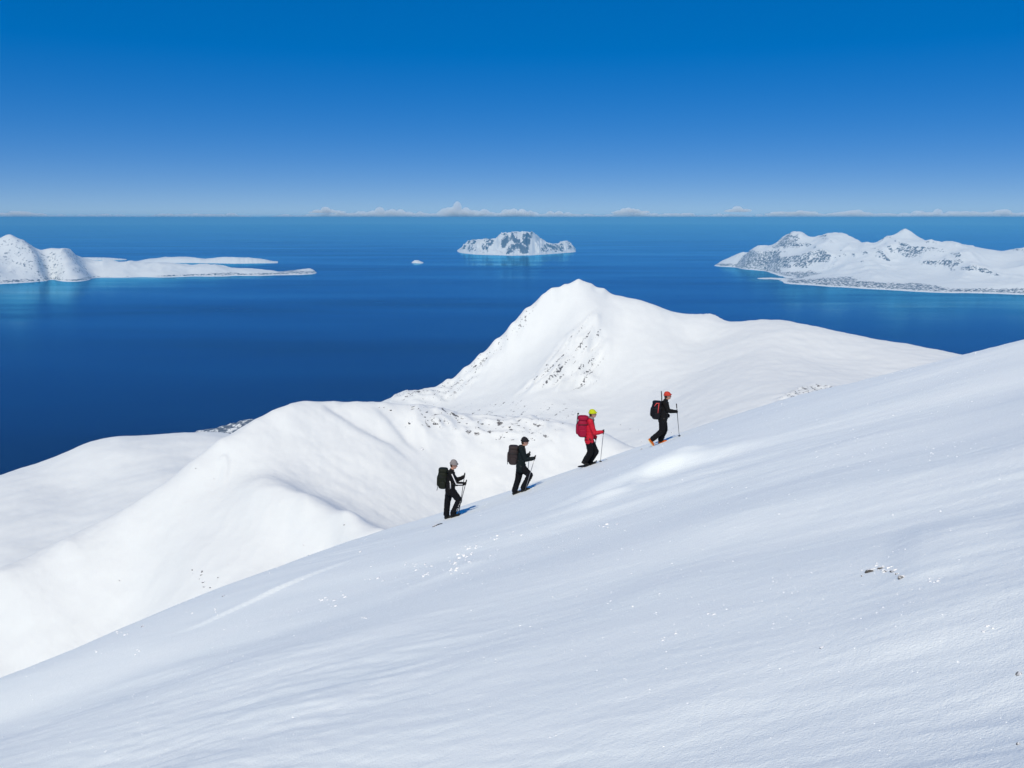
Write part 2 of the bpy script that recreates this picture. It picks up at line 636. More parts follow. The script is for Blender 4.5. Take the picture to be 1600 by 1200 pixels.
def sector(u0, u1, nu, y0, y1, ny):
    U, T = np.meshgrid(np.linspace(u0, u1, nu), np.linspace(math.log(y0), math.log(y1), ny))
    Y = np.exp(T)
    return U * Y, Y


def bump_mask(x, y, px, py, d, r, seed=0, rag=0.5):
    p = W(px, py, d)
    q = np.hypot((x - p.x), (y - p.y) * 0.8) / r
    q = q + rag * fbm(x * 0.02, y * 0.02, 3, seed)
    return smooth(1.2, 0.3, q)


X, Y = sector(-0.85, 0.25, 640, 380, 1300, 460)
Z = np.maximum(ridge_z(X, Y), -20)
rk = 0.34 * smooth(0.0, 1.0, (X / Y + 0.15) / 0.05) * smooth(0.0, 1.0, (0.075 - X / Y) / 0.03) * smooth(695, 720, Y) * smooth(790, 750, Y)
rk = np.maximum(rk, 0.36 * bump_mask(X, Y, 318, 905, 482, 10, 61))
rk = np.maximum(rk, 0.36 * bump_mask(X, Y, 475, 858, 490, 8, 62))
ridge_o = grid_mesh('snow_ridge', X, Y, Z, M_RIDGE, rk)
tag(ridge_o, 'rounded white snow ridge and spur in the middle distance below the hikers', kind='structure')

# ------------------------------------------------------------------ left hill
lp = []
with_back([(-300, 860, 1650), (-120, 800, 1700), (0, 745, 1750), (30, 737, 1760), (75, 723, 1770), (110, 707, 1790), (140, 695, 1800), (180, 686, 1810),
           (240, 683, 1820), (290, 679, 1830), (330, 677, 1840), (400, 690, 1850), (500, 720, 1860)],
          ((1.12, 0.35), (1.35, 0.5), (1.9, 0.5)), lp)
for s in [(0, 800, 1480), (100, 760, 1600), (200, 730, 1620), (300, 715, 1650), (100, 830, 1330), (200, 790, 1400), (0, 870, 1250), (50, 900, 1150),
          (250, 750, 1500), (350, 740, 1500), (-200, 920, 1300), (0, 960, 1000), (200, 900, 1000), (400, 800, 1200)]:
    lp.append(W(*s))
LT = TPS(lp, lam=3e-5)
X, Y = sector(-0.9, -0.18, 420, 1000, 3600, 260)
Z = LT(X, Y) + 5.0 * fbm(X * 0.004, Y * 0.004, 4, 71) + 0.8 * fbm(X * 0.03, Y * 0.03, 3, 72)
Z = np.maximum(Z, -20)
hill_o = grid_mesh('snow_hill', X, Y, Z, M_HILL, np.zeros_like(X))
tag(hill_o, 'smooth white snow shoulder at the left edge above the sea', kind='structure')

# ------------------------------------------------------------------ central peak
mp_ = []
SK = [(520, 668, 1900), (560, 648, 1900), (600, 628, 1900), (640, 612, 1900), (668, 609, 1905), (700, 591, 1915), (725, 573, 1925), (750, 552, 1935), (775, 529, 1945), (800, 505, 1955),
      (822, 481, 1965), (847, 461, 1975), (862, 451, 1980), (870, 450, 1982), (882, 445, 1990), (905, 436, 2000), (925, 443, 2005), (945, 450, 2010),
      (970, 462, 2015), (1000, 470, 2020), (1030, 482, 2020), (1050, 490, 2020), (1080, 495, 2020), (1118, 498, 2010), (1132, 506, 2005),
      (1180, 510, 2000), (1215, 512, 1990), (1256, 518, 1970), (1290, 530, 1950), (1330, 537, 1930), (1370, 546, 1900), (1400, 553, 1880),
      (1440, 559, 1860), (1475, 565, 1840), (1560, 588, 1800), (1700, 620, 1750)]
with_back(SK, ((1.012, 0.5), (1.08, 0.6), (1.3, 0.6), (1.9, 0.35)), mp_)
for s in SK:
    if 690 < s[0] < 960:
        mp_.append(down(s[0], s[1], s[2], s[0] + 3, s[1] + 7, 0.8))
for s in [
    # shaded couloir left of the rib
    (880, 475, 1950), (850, 500, 1930), (815, 540, 1900), (780, 575, 1870), (740, 605, 1840), (700, 630, 1800),
    # rocky rib
    (925, 490, 1890), (905, 525, 1830), (880, 555, 1780), (850, 585, 1730), (830, 605, 1700), (940, 530, 1830), (930, 575, 1760), (900, 600, 1710),
    # base of the face
    (650, 635, 1780), (700, 650, 1690), (760, 645, 1650), (830, 640, 1600), (900, 640, 1570), (700, 690, 1500), (830, 690, 1400), (600, 680, 1600),
    # bright snowfield to the right
    (970, 510, 1880), (1000, 550, 1770), (960, 600, 1680), (1020, 610, 1580), (1000, 650, 1450), (1000, 700, 1250), (1080, 530, 1850), (1100, 570, 1640),
    (1100, 620, 1380), (1100, 670, 1190), (1200, 555, 1560), (1200, 610, 1270), (1250, 650, 1100), (1300, 560, 1560), (1300, 600, 1320), (1400, 585, 1430),
    (1450, 610, 1290), (1500, 700, 950),
]:
    mp_.append(W(*s))
MT = TPS(mp_, lam=1e-7)


def in_poly(px, py, poly):
    inside = np.zeros(px.shape, bool)
    n = len(poly)
    for i in range(n):
        x0, y0 = poly[i]
        x1, y1 = poly[(i + 1) % n]
        c = ((y0 > py) != (y1 > py)) & (px < (x1 - x0) * (py - y0) / (y1 - y0 + 1e-9) + x0)
        inside ^= c
    return inside


def poly_mask(x, y, poly, soft):
    """world-space footprint with a soft edge"""
    ins = in_poly(x, y, poly)
    d, _ = polyline_dist(x, y, poly + [poly[0]])
    d = np.where(ins, -np.abs(d), np.abs(d))
    return smooth(soft, -soft, d)


X, Y = sector(-0.30, 0.75, 760, 900, 4000, 440)
Z = MT(X, Y)
RIB = [(W(*p).x, W(*p).y) for p in [(928, 482, 1905), (948, 540, 1820), (935, 605, 1695), (880, 614, 1675), (808, 612, 1690), (845, 560, 1770), (890, 515, 1845)]]
LRG = [(W(*p).x, W(*p).y) for p in [(862, 452, 1978), (800, 508, 1955), (750, 555, 1932), (690, 600, 1905), (620, 622, 1895), (600, 650, 1800), (690, 640, 1800), (760, 575, 1890), (820, 510, 1930)]]
BAS = [(W(*p).x, W(*p).y) for p in [(640, 625, 1850), (760, 625, 1750), (900, 630, 1620), (920, 655, 1500), (760, 665, 1550), (680, 665, 1600)]]
rib = poly_mask(X, Y, RIB, 25)
lrg = poly_mask(X, Y, LRG, 20)
bas = poly_mask(X, Y, BAS, 40)
# ribs of rock run down the fall line
ra, rb = W(925, 490, 1890), W(830, 605, 1700)
rd = (rb - ra).to_2d().normalized()
sa, sc2 = X * rd.x + Y * rd.y, -X * rd.y + Y * rd.x
Z = Z + rib * 9.0 * (ridged(sc2 * 0.028, sa * 0.007, 4, 81) - 0.7)
Z = Z + lrg * 6.0 * (ridged(X * 0.02, Y * 0.02, 3, 82) - 0.6)
Z = Z + 3.0 * fbm(X * 0.006, Y * 0.006, 4, 83) + 0.7 * fbm(X * 0.04, Y * 0.03, 3, 84)
# little crag on the right skyline
cr = W(1112, 497, 2010)
crag = np.exp(-(((X - cr.x) / 26) ** 2 + ((Y - cr.y) / 40) ** 2))
Z = Z + crag * 4.0 * ridged(X * 0.05, Y * 0.05, 3, 85)
Z = np.maximum(Z, -20)
streak = smooth(0.0, 0.75, noise(sa * 0.014, sc2 * 0.12, 87) + 0.6 * noise(sa * 0.04, sc2 * 0.25, 88) + 0.15)
rk = np.maximum.reduce([0.62 * rib * streak, 0.50 * lrg * (0.55 + 0.45 * streak), 0.46 * bas * streak, 0.50 * crag])
OUT = [(W(*p).x, W(*p).y) for p in [(1195, 640, 1140), (1215, 622, 1210), (1270, 603, 1300), (1310, 603, 1300), (1280, 628, 1190), (1220, 655, 1085)]]
o1 = poly_mask(X, Y, OUT, 15)
rk = np.maximum(rk, 0.42 * o1)
Z = Z + o1 * 3.0 * ridged(X * 0.04, Y * 0.03, 3, 86)
peak_o = grid_mesh('mountain_peak', X, Y, Z, M_PEAK, rk)
tag(peak_o, 'sharp white mountain peak with a rocky rib behind the hikers', kind='structure')

# ------------------------------------------------------------------ shore at the foot of the left hill
def island(name, label, skyline, shore, mids, u0, u1, y0, y1, nu, ny, amp, freq, seed, back=((1.05, 0.35), (1.15, 0.4)), treeline=90.0, rockf=1.0, lam=1e-6, tree=0.62, ends=(), far=1.0):
    sc_ = lambda L: [(q[0], q[1], q[2] * far) for q in L]
    skyline, mids = sc_(skyline), sc_(mids)
    ends = [(q[0], q[1] * far) for q in ends]
    y0, y1 = y0 * far, y1 * far
    pts = []
    with_back(skyline, back, pts)
    for s in shore:
        p = W(s[0], s[1], 1000.0)
        k = EYE / (EYE - p.z)              # slide along the ray down to the sea
        q = Vector((p.x * k, p.y * k, 0.0))
        pts.append(q)
        pts.append(Vector((q.x * .97, q.y * .97, -60.0)))
    for s in mids:
        pts.append(W(*s))
    for px, d in ends:
        for k in (0.93, 1.0, 1.07):
            pts.append(Vector(((px - 800.0) / FPX * d * k, d * k, -90.0)))
    T_ = TPS(pts, lam=lam)
    X, Y = sector(u0, u1, nu, y0, y1, ny)
    Z = T_(X, Y)
    up = np.clip(Z / 200.0, 0, 1)
    r = ridged(X * freq, Y * freq * 0.7, 5, seed)
    Z = Z + amp * up * (r - 0.85) + 8 * fbm(X * freq * 3, Y * freq * 3, 3, seed + 5)
    Z = np.maximum(Z, -25)
    gx = np.gradient(Z, axis=1) / np.maximum(np.gradient(X, axis=1), 1e-3)
    gy = np.gradient(Z, axis=0) / np.maximum(np.gradient(Y, axis=0), 1e-3)
    st = np.hypot(gx, gy)
    rk = rockf * np.clip((st - 0.42) * 1.5, 0, 0.62)
    tl = treeline * (0.8 + 0.7 * fbm(X * 0.0012, Y * 0.0012, 3, seed + 9))
    rk = np.maximum(rk, tree * smooth(tl, tl * 0.5, Z) * smooth(4, 14, Z))
    o = grid_mesh(name, X, Y, Z, M_ISLE, rk)
    tag(o, label, kind='structure')
    return o


island('coast', 'strip of dark wooded coast peeping out beside the left hill',
       [(240, 712, 3200), (285, 688, 3420), (310, 677, 3520), (335, 670, 3590), (360, 664.5, 3640), (385, 657, 3690), (398, 657, 3700), (430, 668, 3600), (470, 690, 3500)], [],
       [(300, 695, 3300), (330, 682, 3440), (380, 672, 3520)], -0.42, -0.24, 3100, 4600, 240, 240, 12, 0.006, 101, back=((1.01, 0.15), (1.05, 0.3)), treeline=90, tree=0.66, far=1.0)

island('island', 'long snow-covered mountainous island at the right across the sea',
       [(1128, 411, 16200), (1150, 402, 15800), (1185, 389, 15300), (1215, 378, 14900), (1235, 369, 14700), (1255, 371, 14500), (1275, 376, 14300), (1300, 367, 14100), (1318, 368, 13900),
        (1340, 382, 13700), (1355, 387, 13500), (1385, 377, 13300), (1415, 366, 13100), (1440, 371, 12900), (1465, 376, 12700), (1490, 375, 12500),
        (1515, 380, 12300), (1550, 384, 12100), (1600, 389, 11900), (1680, 385, 11700), (1800, 380, 11500)],
       [(1150, 418), (1185, 436), (1230, 443), (1280, 447), (1350, 451), (1420, 455), (1500, 458), (1560, 459), (1620, 461), (1700, 464), (1800, 468)],
       [(1200, 415, 14300), (1250, 425, 13000), (1300, 410, 13000), (1300, 430, 12000), (1350, 415, 12300), (1400, 400, 12500), (1400, 430, 11200), (1480, 410, 11600), (1480, 440, 10500), (1560, 420, 11000), (1600, 440, 10200), (1700, 430, 10500)],
       0.20, 0.78, 9000, 20000, 520, 420, 100, 0.0008, 111, treeline=110, far=1.08, ends=((1100, 16200), (1085, 16200)))

island('island', 'snowy pyramid peak and low headland at the far left across the sea',
       [(-200, 360, 12500), (-100, 372, 12300), (-40, 375, 12200), (-10, 376, 12200), (15, 366, 12200), (32, 377, 12200), (45, 383, 12250), (80, 387, 12400), (105, 390, 12600), (120, 401, 12800), (160, 409, 12900), (200, 410, 13000), (260, 411, 13200), (330, 414, 13300),
        (400, 420, 13350), (440, 424, 13450), (490, 422, 13600)],
       [(-200, 460), (-80, 452), (0, 444), (60, 440), (80, 437), (150, 434), (220, 433), (300, 432), (370, 431), (440, 430), (494, 427)],
       [(20, 400, 11900), (0, 425, 11500), (60, 415, 11900), (100, 425, 11900)], -0.8, -0.21, 9500, 17000, 460, 320, 45, 0.0014, 121, back=((1.03, 0.2), (1.1, 0.4)), treeline=60, rockf=.75, far=1.095, ends=((505, 13600),))

def small_island(label, sky_, shore, depth, nu, ny, amp, freq, seed, front=0.8, rockf=1.0, cliff=0.45):
    """island from its skyline and waterline: steep or gentle front, snow top, back falling to the sea"""
    pad = 14
    x0, x1 = sky_[0][0] - pad, sky_[-1][0] + pad
    X0 = np.linspace(x0, x1, nu)
    sr = np.interp(X0, [q[0] for q in sky_], [q[1] for q in sky_])
    wr = np.interp(X0, [q[0] for q in shore], [q[1] for q in shore])
    u = np.array([W(px, r, 1.0).x for px, r in zip(X0, wr)])
    tw = np.array([(EYE - W(px, r, 1.0).z) for px, r in zip(X0, wr)])
    ts = np.array([(EYE - W(px, r, 1.0).z) for px, r in zip(X0, sr)])
    ysh = EYE / tw
    yri = ysh * (1 + depth)
    h = EYE - ts * yri
    endf = np.minimum(smooth(x0, x0 + pad * 1.3, X0), smooth(x1, x1 - pad * 1.3, X0))
    S_ = np.linspace(-0.35, 2.6, ny)[:, None]
    Y = ysh[None, :] * (1 + depth * S_)
    X = u[None, :] * Y
    prof = np.where(S_ < 0, S_ * 0.5, np.where(S_ < 1, (1 - (1 - np.clip(S_, 0, 1)) ** 2) * (1 - front) + front * smooth(0, cliff, S_), 1 - 0.7 * np.clip(S_ - 1, 0, 9) ** 1.4))
    Z = np.where(S_ < 0, 120 * S_, np.maximum(h, -5)[None, :] * prof * endf[None, :] - 40 * (1 - endf[None, :]))
    up = np.clip(Z / 80.0, 0, 1) * np.clip(1.3 - np.exp(-((S_ - 1) / .25) ** 2), 0, 1)
    Z = Z + amp * up * (ridged(X * freq, Y * freq * 0.7, 5, seed) - 0.95)
    Z = np.maximum(Z, -20)
    gy = np.gradient(Z, axis=0) / np.maximum(np.gradient(Y, axis=0), 1e-3)
    gx = np.gradient(Z, axis=1) / np.maximum(np.gradient(X, axis=1), 1e-3)
    rk = rockf * np.clip((np.hypot(gx, gy) - 0.45) * 1.3, 0, 0.75) * smooth(-0.5, 0.25, noise(X * 0.004, Y * 0.0008, seed + 3))
    o = grid_mesh('island', X, Y, Z, M_ISLE, rk)
    tag(o, label, kind='structure')
    return o


small_island('low flat snowy island behind the headland at the left',
             [(200, 412), (228, 405), (260, 401.5), (290, 401), (320, 404), (350, 401.5), (390, 402.5), (412, 405), (436, 410)],
             [(180, 411), (300, 411), (370, 412), (450, 411)], 0.02, 200, 90, 14, 0.003, 131, front=0.2, rockf=.5)
small_island('thin white strip of land behind the pyramid peak at the left', [(100, 403), (140, 402), (170, 402.5), (198, 405)], [(80, 407), (150, 407), (215, 406)], 0.012, 120, 60, 5, 0.003, 141, front=0.2, rockf=.4)
small_island('steep dark-blue rock cliff island in the middle of the sea near the horizon',
             [(722, 386), (732, 376.5), (750, 375), (768, 374), (776, 372), (784, 365), (810, 362.5), (832, 363), (842, 371), (855, 380.5), (864, 383), (875, 379.5), (886, 377), (892, 382), (900, 391)],
             [(705, 394), (745, 398), (800, 399.5), (830, 399), (860, 397), (885, 395), (915, 393)], 0.06, 260, 170, 75, 0.0030, 151, front=0.65, rockf=1.25, cliff=.75)
small_island('tiny white islet alone on the sea left of the cliff island', [(643, 410), (648, 406.5), (654, 407), (663, 411)], [(630, 411), (680, 412)], 0.015, 60, 40, 20, 0.006, 161, front=0.5, rockf=.6)

# ------------------------------------------------------------------ building soft bodies
TMP = bpy.data.scenes.new('tmp')


class Soft:
    """overlapping capsules and ellipsoids fused into one continuous surface"""

    def __init__(self):
        self.bm = bmesh.new()

    def ball(self, c, r, rot=None):
        r = (r, r, r) if isinstance(r, (int, float)) else r
        M = Matrix.Translation(c) @ (rot.to_4x4() if rot else Matrix.Identity(4)) @ Matrix.Diagonal((*r, 1))
        bmesh.ops.create_icosphere(self.bm, subdivisions=2, radius=1.0, matrix=M)
        return self

    def limb(self, nodes):
        for i, (p, r) in enumerate(nodes):
            self.ball(p, r)
            if i:
                q, r0 = nodes[i - 1]
                d = p - q
                if d.length < 1e-4:
                    continue
                M = Matrix.Translation((p + q) / 2) @ d.to_track_quat('Z', 'Y').to_matrix().to_4x4()
                bmesh.ops.create_cone(self.bm, cap_ends=True, segments=14, radius1=r0, radius2=r, depth=d.length, matrix=M)
        return self

    def build(self, name, mat, base, parent=None, voxel=0.016, relax=3, wrinkle=0.0, seed=0):
        me = bpy.data.meshes.new('t')
        self.bm.to_mesh(me)
        self.bm.free()
        ob = bpy.data.objects.new('t', me)
        TMP.collection.objects.link(ob)
        m = ob.modifiers.new('r', 'REMESH')
        m.mode = 'VOXEL'
        m.voxel_size = voxel
        m2 = ob.modifiers.new('s', 'SMOOTH')
        m2.factor = 0.5
        m2.iterations = relax
        vl = TMP.view_layers[0]
        vl.update()
        out = bpy.data.meshes.new_from_object(ob.evaluated_get(vl.depsgraph))
        bpy.data.objects.remove(ob)
        bpy.data.meshes.remove(me)
        n = len(out.vertices)
        co = np.empty(n * 3, np.float32)
        out.vertices.foreach_get('co', co)
        co = co.reshape(-1, 3)
        if wrinkle:
            no = np.empty(n * 3, np.float32)
            out.vertices.foreach_get('normal', no)
            w = noise((co[:, 0] + co[:, 1]) * 9 + seed, co[:, 2] * 22, seed) + 0.6 * noise(co[:, 0] * 25, co[:, 2] * 40 + seed, seed + 1)
            co = co + no.reshape(-1, 3) * (w * wrinkle)[:, None]
        co = co - np.array(base, np.float32)
        out.vertices.foreach_set('co', co.ravel())
        out.polygons.foreach_set('use_smooth', np.ones(len(out.polygons), dtype=bool))
        out.name = name
        out.materials.clear()
        out.materials.append(mat)
        o = bpy.data.objects.new(name, out)
        COL.objects.link(o)
        if parent is None:
            o.location = base
        else:
            o.parent = parent
        return o


def tube(name, pts, rads, mat, base=Vector((0, 0, 0)), parent=None, seg=10, closed=False, flat=1.0):
    """swept tube through points"""
    pts = [Vector(p) for p in pts]
    if isinstance(rads, (int, float)):
        rads = [rads] * len(pts)
    vs, fs = [], []
    n = len(pts)
    up = None
    for i in range(n):
        a, b = pts[(i - 1) % n if closed else max(i - 1, 0)], pts[(i + 1) % n if closed else min(i + 1, n - 1)]
        t = (b - a).normalized()
        if up is None:
            up = t.orthogonal().normalized()
        up = (up - t * up.dot(t)).normalized()
        s = t.cross(up)
        for k in range(seg):
            an = 2 * math.pi * k / seg
            vs.append(pts[i] - base + (up * math.cos(an) + s * math.sin(an) * flat) * rads[i])
    m = n if closed else n - 1
    for i in range(m):
        for k in range(seg):
            j = (i + 1) % n
            fs.append((i * seg + k, i * seg + (k + 1) % seg, j * seg + (k + 1) % seg, j * seg + k))
    if not closed:
        fs.append(tuple(range(seg))[::-1])
        fs.append(tuple((n - 1) * seg + k for k in range(seg)))
    o = mesh_obj(name, vs, fs, mat, parent)
    if parent is None:
        o.location = base
    return o


def superell(name, c, ax, r, e1, e2, mat, base, parent, taper=0.0, nu=26, nv=18):
    """rounded block: centre, (forward, side, up) axes, half sizes, squareness exponents"""
    f = lambda w, e: math.copysign(abs(w) ** e, w)
    vs, fs = [], []
    for j in range(nv + 1):
        v = -math.pi / 2 + math.pi * j / nv
        for i in range(nu):
            u = 2 * math.pi * i / nu
            x, y, z = f(math.cos(v), e1) * f(math.cos(u), e2), f(math.cos(v), e1) * f(math.sin(u), e2), f(math.sin(v), e1)
            k = 1 - taper * z
            vs.append(c - base + ax[0] * (x * r[0] * k) + ax[1] * (y * r[1] * k) + ax[2] * (z * r[2]))
    for j in range(nv):
        for i in range(nu):
            a, b = j * nu + i, j * nu + (i + 1) % nu
            fs.append((a, b, b + nu, a + nu))
    return mesh_obj(name, vs, fs, mat, parent)


C_BLACK = plain('black_softshell', (0.005, 0.005, 0.006), 0.8, scale=40, bump=0.3)
C_TEAL = plain('dark_teal_shell', (0.005, 0.010, 0.012), 0.8, scale=40, bump=0.3)
C_TROUS = plain('black_trousers', (0.004, 0.0045, 0.007), 0.85, scale=50, bump=0.3)
C_RED = plain('red_shell', (0.50, 0.012, 0.030), 0.6, scale=30, bump=0.25)
C_SKIN = plain('skin', (0.55, 0.30, 0.22), 0.55, scale=20, vary=0.1)
C_GREY = plain('grey_wool', (0.24, 0.22, 0.22), 0.9, scale=90, bump=0.5)
C_DARKW = plain('black_wool', (0.016, 0.016, 0.019), 0.9, scale=90, bump=0.5)
C_YEL = plain('yellow_wool', (0.50, 0.56, 0.015), 0.85, scale=90, bump=0.5)
C_ORED = plain('orange_red_wool', (0.50, 0.05, 0.035), 0.85, scale=90, bump=0.5)
C_GAITER = plain('grey_fleece', (0.20, 0.19, 0.20), 0.9, scale=90)
C_GLOVE = plain('black_leather', (0.012, 0.012, 0.012), 0.6, scale=60)
C_BOOT = plain('black_boot', (0.014, 0.014, 0.015), 0.5, scale=50)
C_OBOOT = plain('orange_boot', (0.50, 0.11, 0.02), 0.45, scale=30)
C_SOLE = plain('rubber_sole', (0.02, 0.02, 0.02), 0.8, scale=50)
C_PSOLE = plain('pale_sole', (0.66, 0.56, 0.33), 0.7, scale=50)
C_WHITE = plain('white_trim', (0.72, 0.72, 0.74), 0.6, scale=50, vary=0.1)
C_RTRIM = plain('red_trim', (0.62, 0.07, 0.07), 0.6, scale=50, vary=0.1)
C_PK1 = plain('olive_black_nylon', (0.011, 0.014, 0.009), 0.65, scale=60, bump=0.3)
C_PK2 = plain('brown_grey_nylon', (0.035, 0.026, 0.027), 0.65, scale=60, bump=0.3)
C_PK3 = plain('crimson_nylon', (0.30, 0.006, 0.035), 0.6, scale=60, bump=0.3)
C_PK4 = plain('black_nylon', (0.006, 0.006, 0.010), 0.6, scale=60, bump=0.3)
C_STRAP = plain('webbing', (0.03, 0.03, 0.03), 0.8, scale=120)
C_ALU = plain('grey_aluminium', (0.32, 0.32, 0.34), 0.35, metal=0.8, scale=20, vary=0.1)
C_DALU = plain('dark_aluminium', (0.06, 0.06, 0.07), 0.4, metal=0.5, scale=20, vary=0.1)
C_EYE = plain('eye_dark', (0.02, 0.015, 0.012), 0.2, scale=20, vary=0.1)
C_HAIR = plain('brown_hair', (0.06, 0.035, 0.02), 0.6, scale=120)
C_PLATE = plain('black_plastic_deck', (0.015, 0.015, 0.017), 0.55, scale=40)

XF_, YF_, ZF_ = Vector((1, 0, 0)), Vector((0, 1, 0)), Vector((0, 0, 1))


def ground(x, y):
    return float(fore_z(np.array([x]), np.array([y]))[0])


def glove(hand, axis, palm_from, base, parent, mat):
    """closed hand: palm beside the shaft, four fingers of unequal length curling round it, thumb over the other side"""
    a = axis.normalized()
    if a.z < 0:
        a = -a
    back = (palm_from - hand)
    back = (back - a * back.dot(a)).normalized()
    side = a.cross(back)
    S = Soft()
    pc = hand + back * 0.034
    R = Matrix((back, side, a)).transposed()
    S.ball(pc, (0.024, 0.038, 0.050), R)
    S.limb([(pc + back * 0.02, 0.036), (palm_from * 0.35 + pc * 0.65, 0.040)])
    for k, (off, ln) in enumerate(((0.036, 2.5), (0.012, 2.75), (-0.012, 2.6), (-0.035, 2.2))):
        pts = []
        for j in range(5):
            an = -0.5 + ln * j / 4
            pts.append((hand + a * off + (back * math.cos(an) + side * math.sin(an)) * 0.030, 0.0115 - 0.0006 * j))
        S.limb(pts)
    pts = []
    for j in range(4):
        an = -0.6 - 1.7 * j / 3
        pts.append((hand + a * (0.040 + 0.006 * j) + (back * math.cos(an) + side * math.sin(an)) * 0.031, 0.0135 - 0.0008 * j))
    S.limb(pts)
    return S.build('glove', mat, base, parent, voxel=0.0075, relax=1)


def boot(ankle, toe_dir, base, parent, mat, sole_mat, calf):
    d = toe_dir.normalized()
    up = (calf - ankle).normalized()
    n = (up - d * up.dot(d)).normalized()
    S = Soft()
    heel = ankle - n * 0.055 - d * 0.045
    S.limb([(heel, 0.046), (ankle - n * 0.05 + d * 0.05, 0.047), (ankle - n * 0.060 + d * 0.13, 0.043), (ankle - n * 0.066 + d * 0.185, 0.034)])
    S.limb([(ankle - n * 0.04, 0.052), (ankle, 0.055), (ankle + up * 0.13, 0.062)])
    b = S.build('boot', mat, base, parent, voxel=0.012, relax=2)
    s = d.cross(n)
    superell('sole', ankle - n * 0.103 + d * 0.07, (d, s, n), (0.155, 0.050, 0.014), 0.35, 0.6, sole_mat, base, b, nu=18, nv=6)
    return b


def ski_pole(top, tip, label, mat, sink=0.05, basket=0.05):
    d = (tip - top).normalized()
    base = tip.copy()
    e = bpy.data.objects.new('ski_pole', None)
    COL.objects.link(e)
    e.location = base
    tag(e, label, 'ski pole', 'ski poles held by the hikers')
    tube('shaft', [top + d * 0.02, top.lerp(tip, 0.5), tip + d * sink], [0.011, 0.010, 0.006], mat, base, e, 8)
    tube('grip', [top, top + d * 0.02, top + d * 0.07, top + d * 0.12, top + d * 0.145], [0.014, 0.020, 0.016, 0.018, 0.013], C_STRAP, base, e, 10)
    q = d.to_track_quat('Z', 'Y')
    c = tip - d * 0.03
    tube('basket', [c + q @ Vector((math.cos(a) * basket * .8, math.sin(a) * basket * .8, 0)) for a in [k * math.pi / 6 for k in range(12)]], 0.008, C_STRAP, base, e, 6, True)
    tube('basket_hub', [c - d * 0.02, c + d * 0.015], [0.012, 0.018], C_STRAP, base, e, 8)
    c2 = top + d * 0.06 + q @ Vector((0.03, 0, 0))
    tube('wrist_strap', [c2 + q @ Vector((math.cos(a) * 0.035, 0, math.sin(a) * 0.06)) for a in [k * math.pi / 5 for k in range(10)]], 0.005, C_STRAP, base, e, 6, True)
    return e


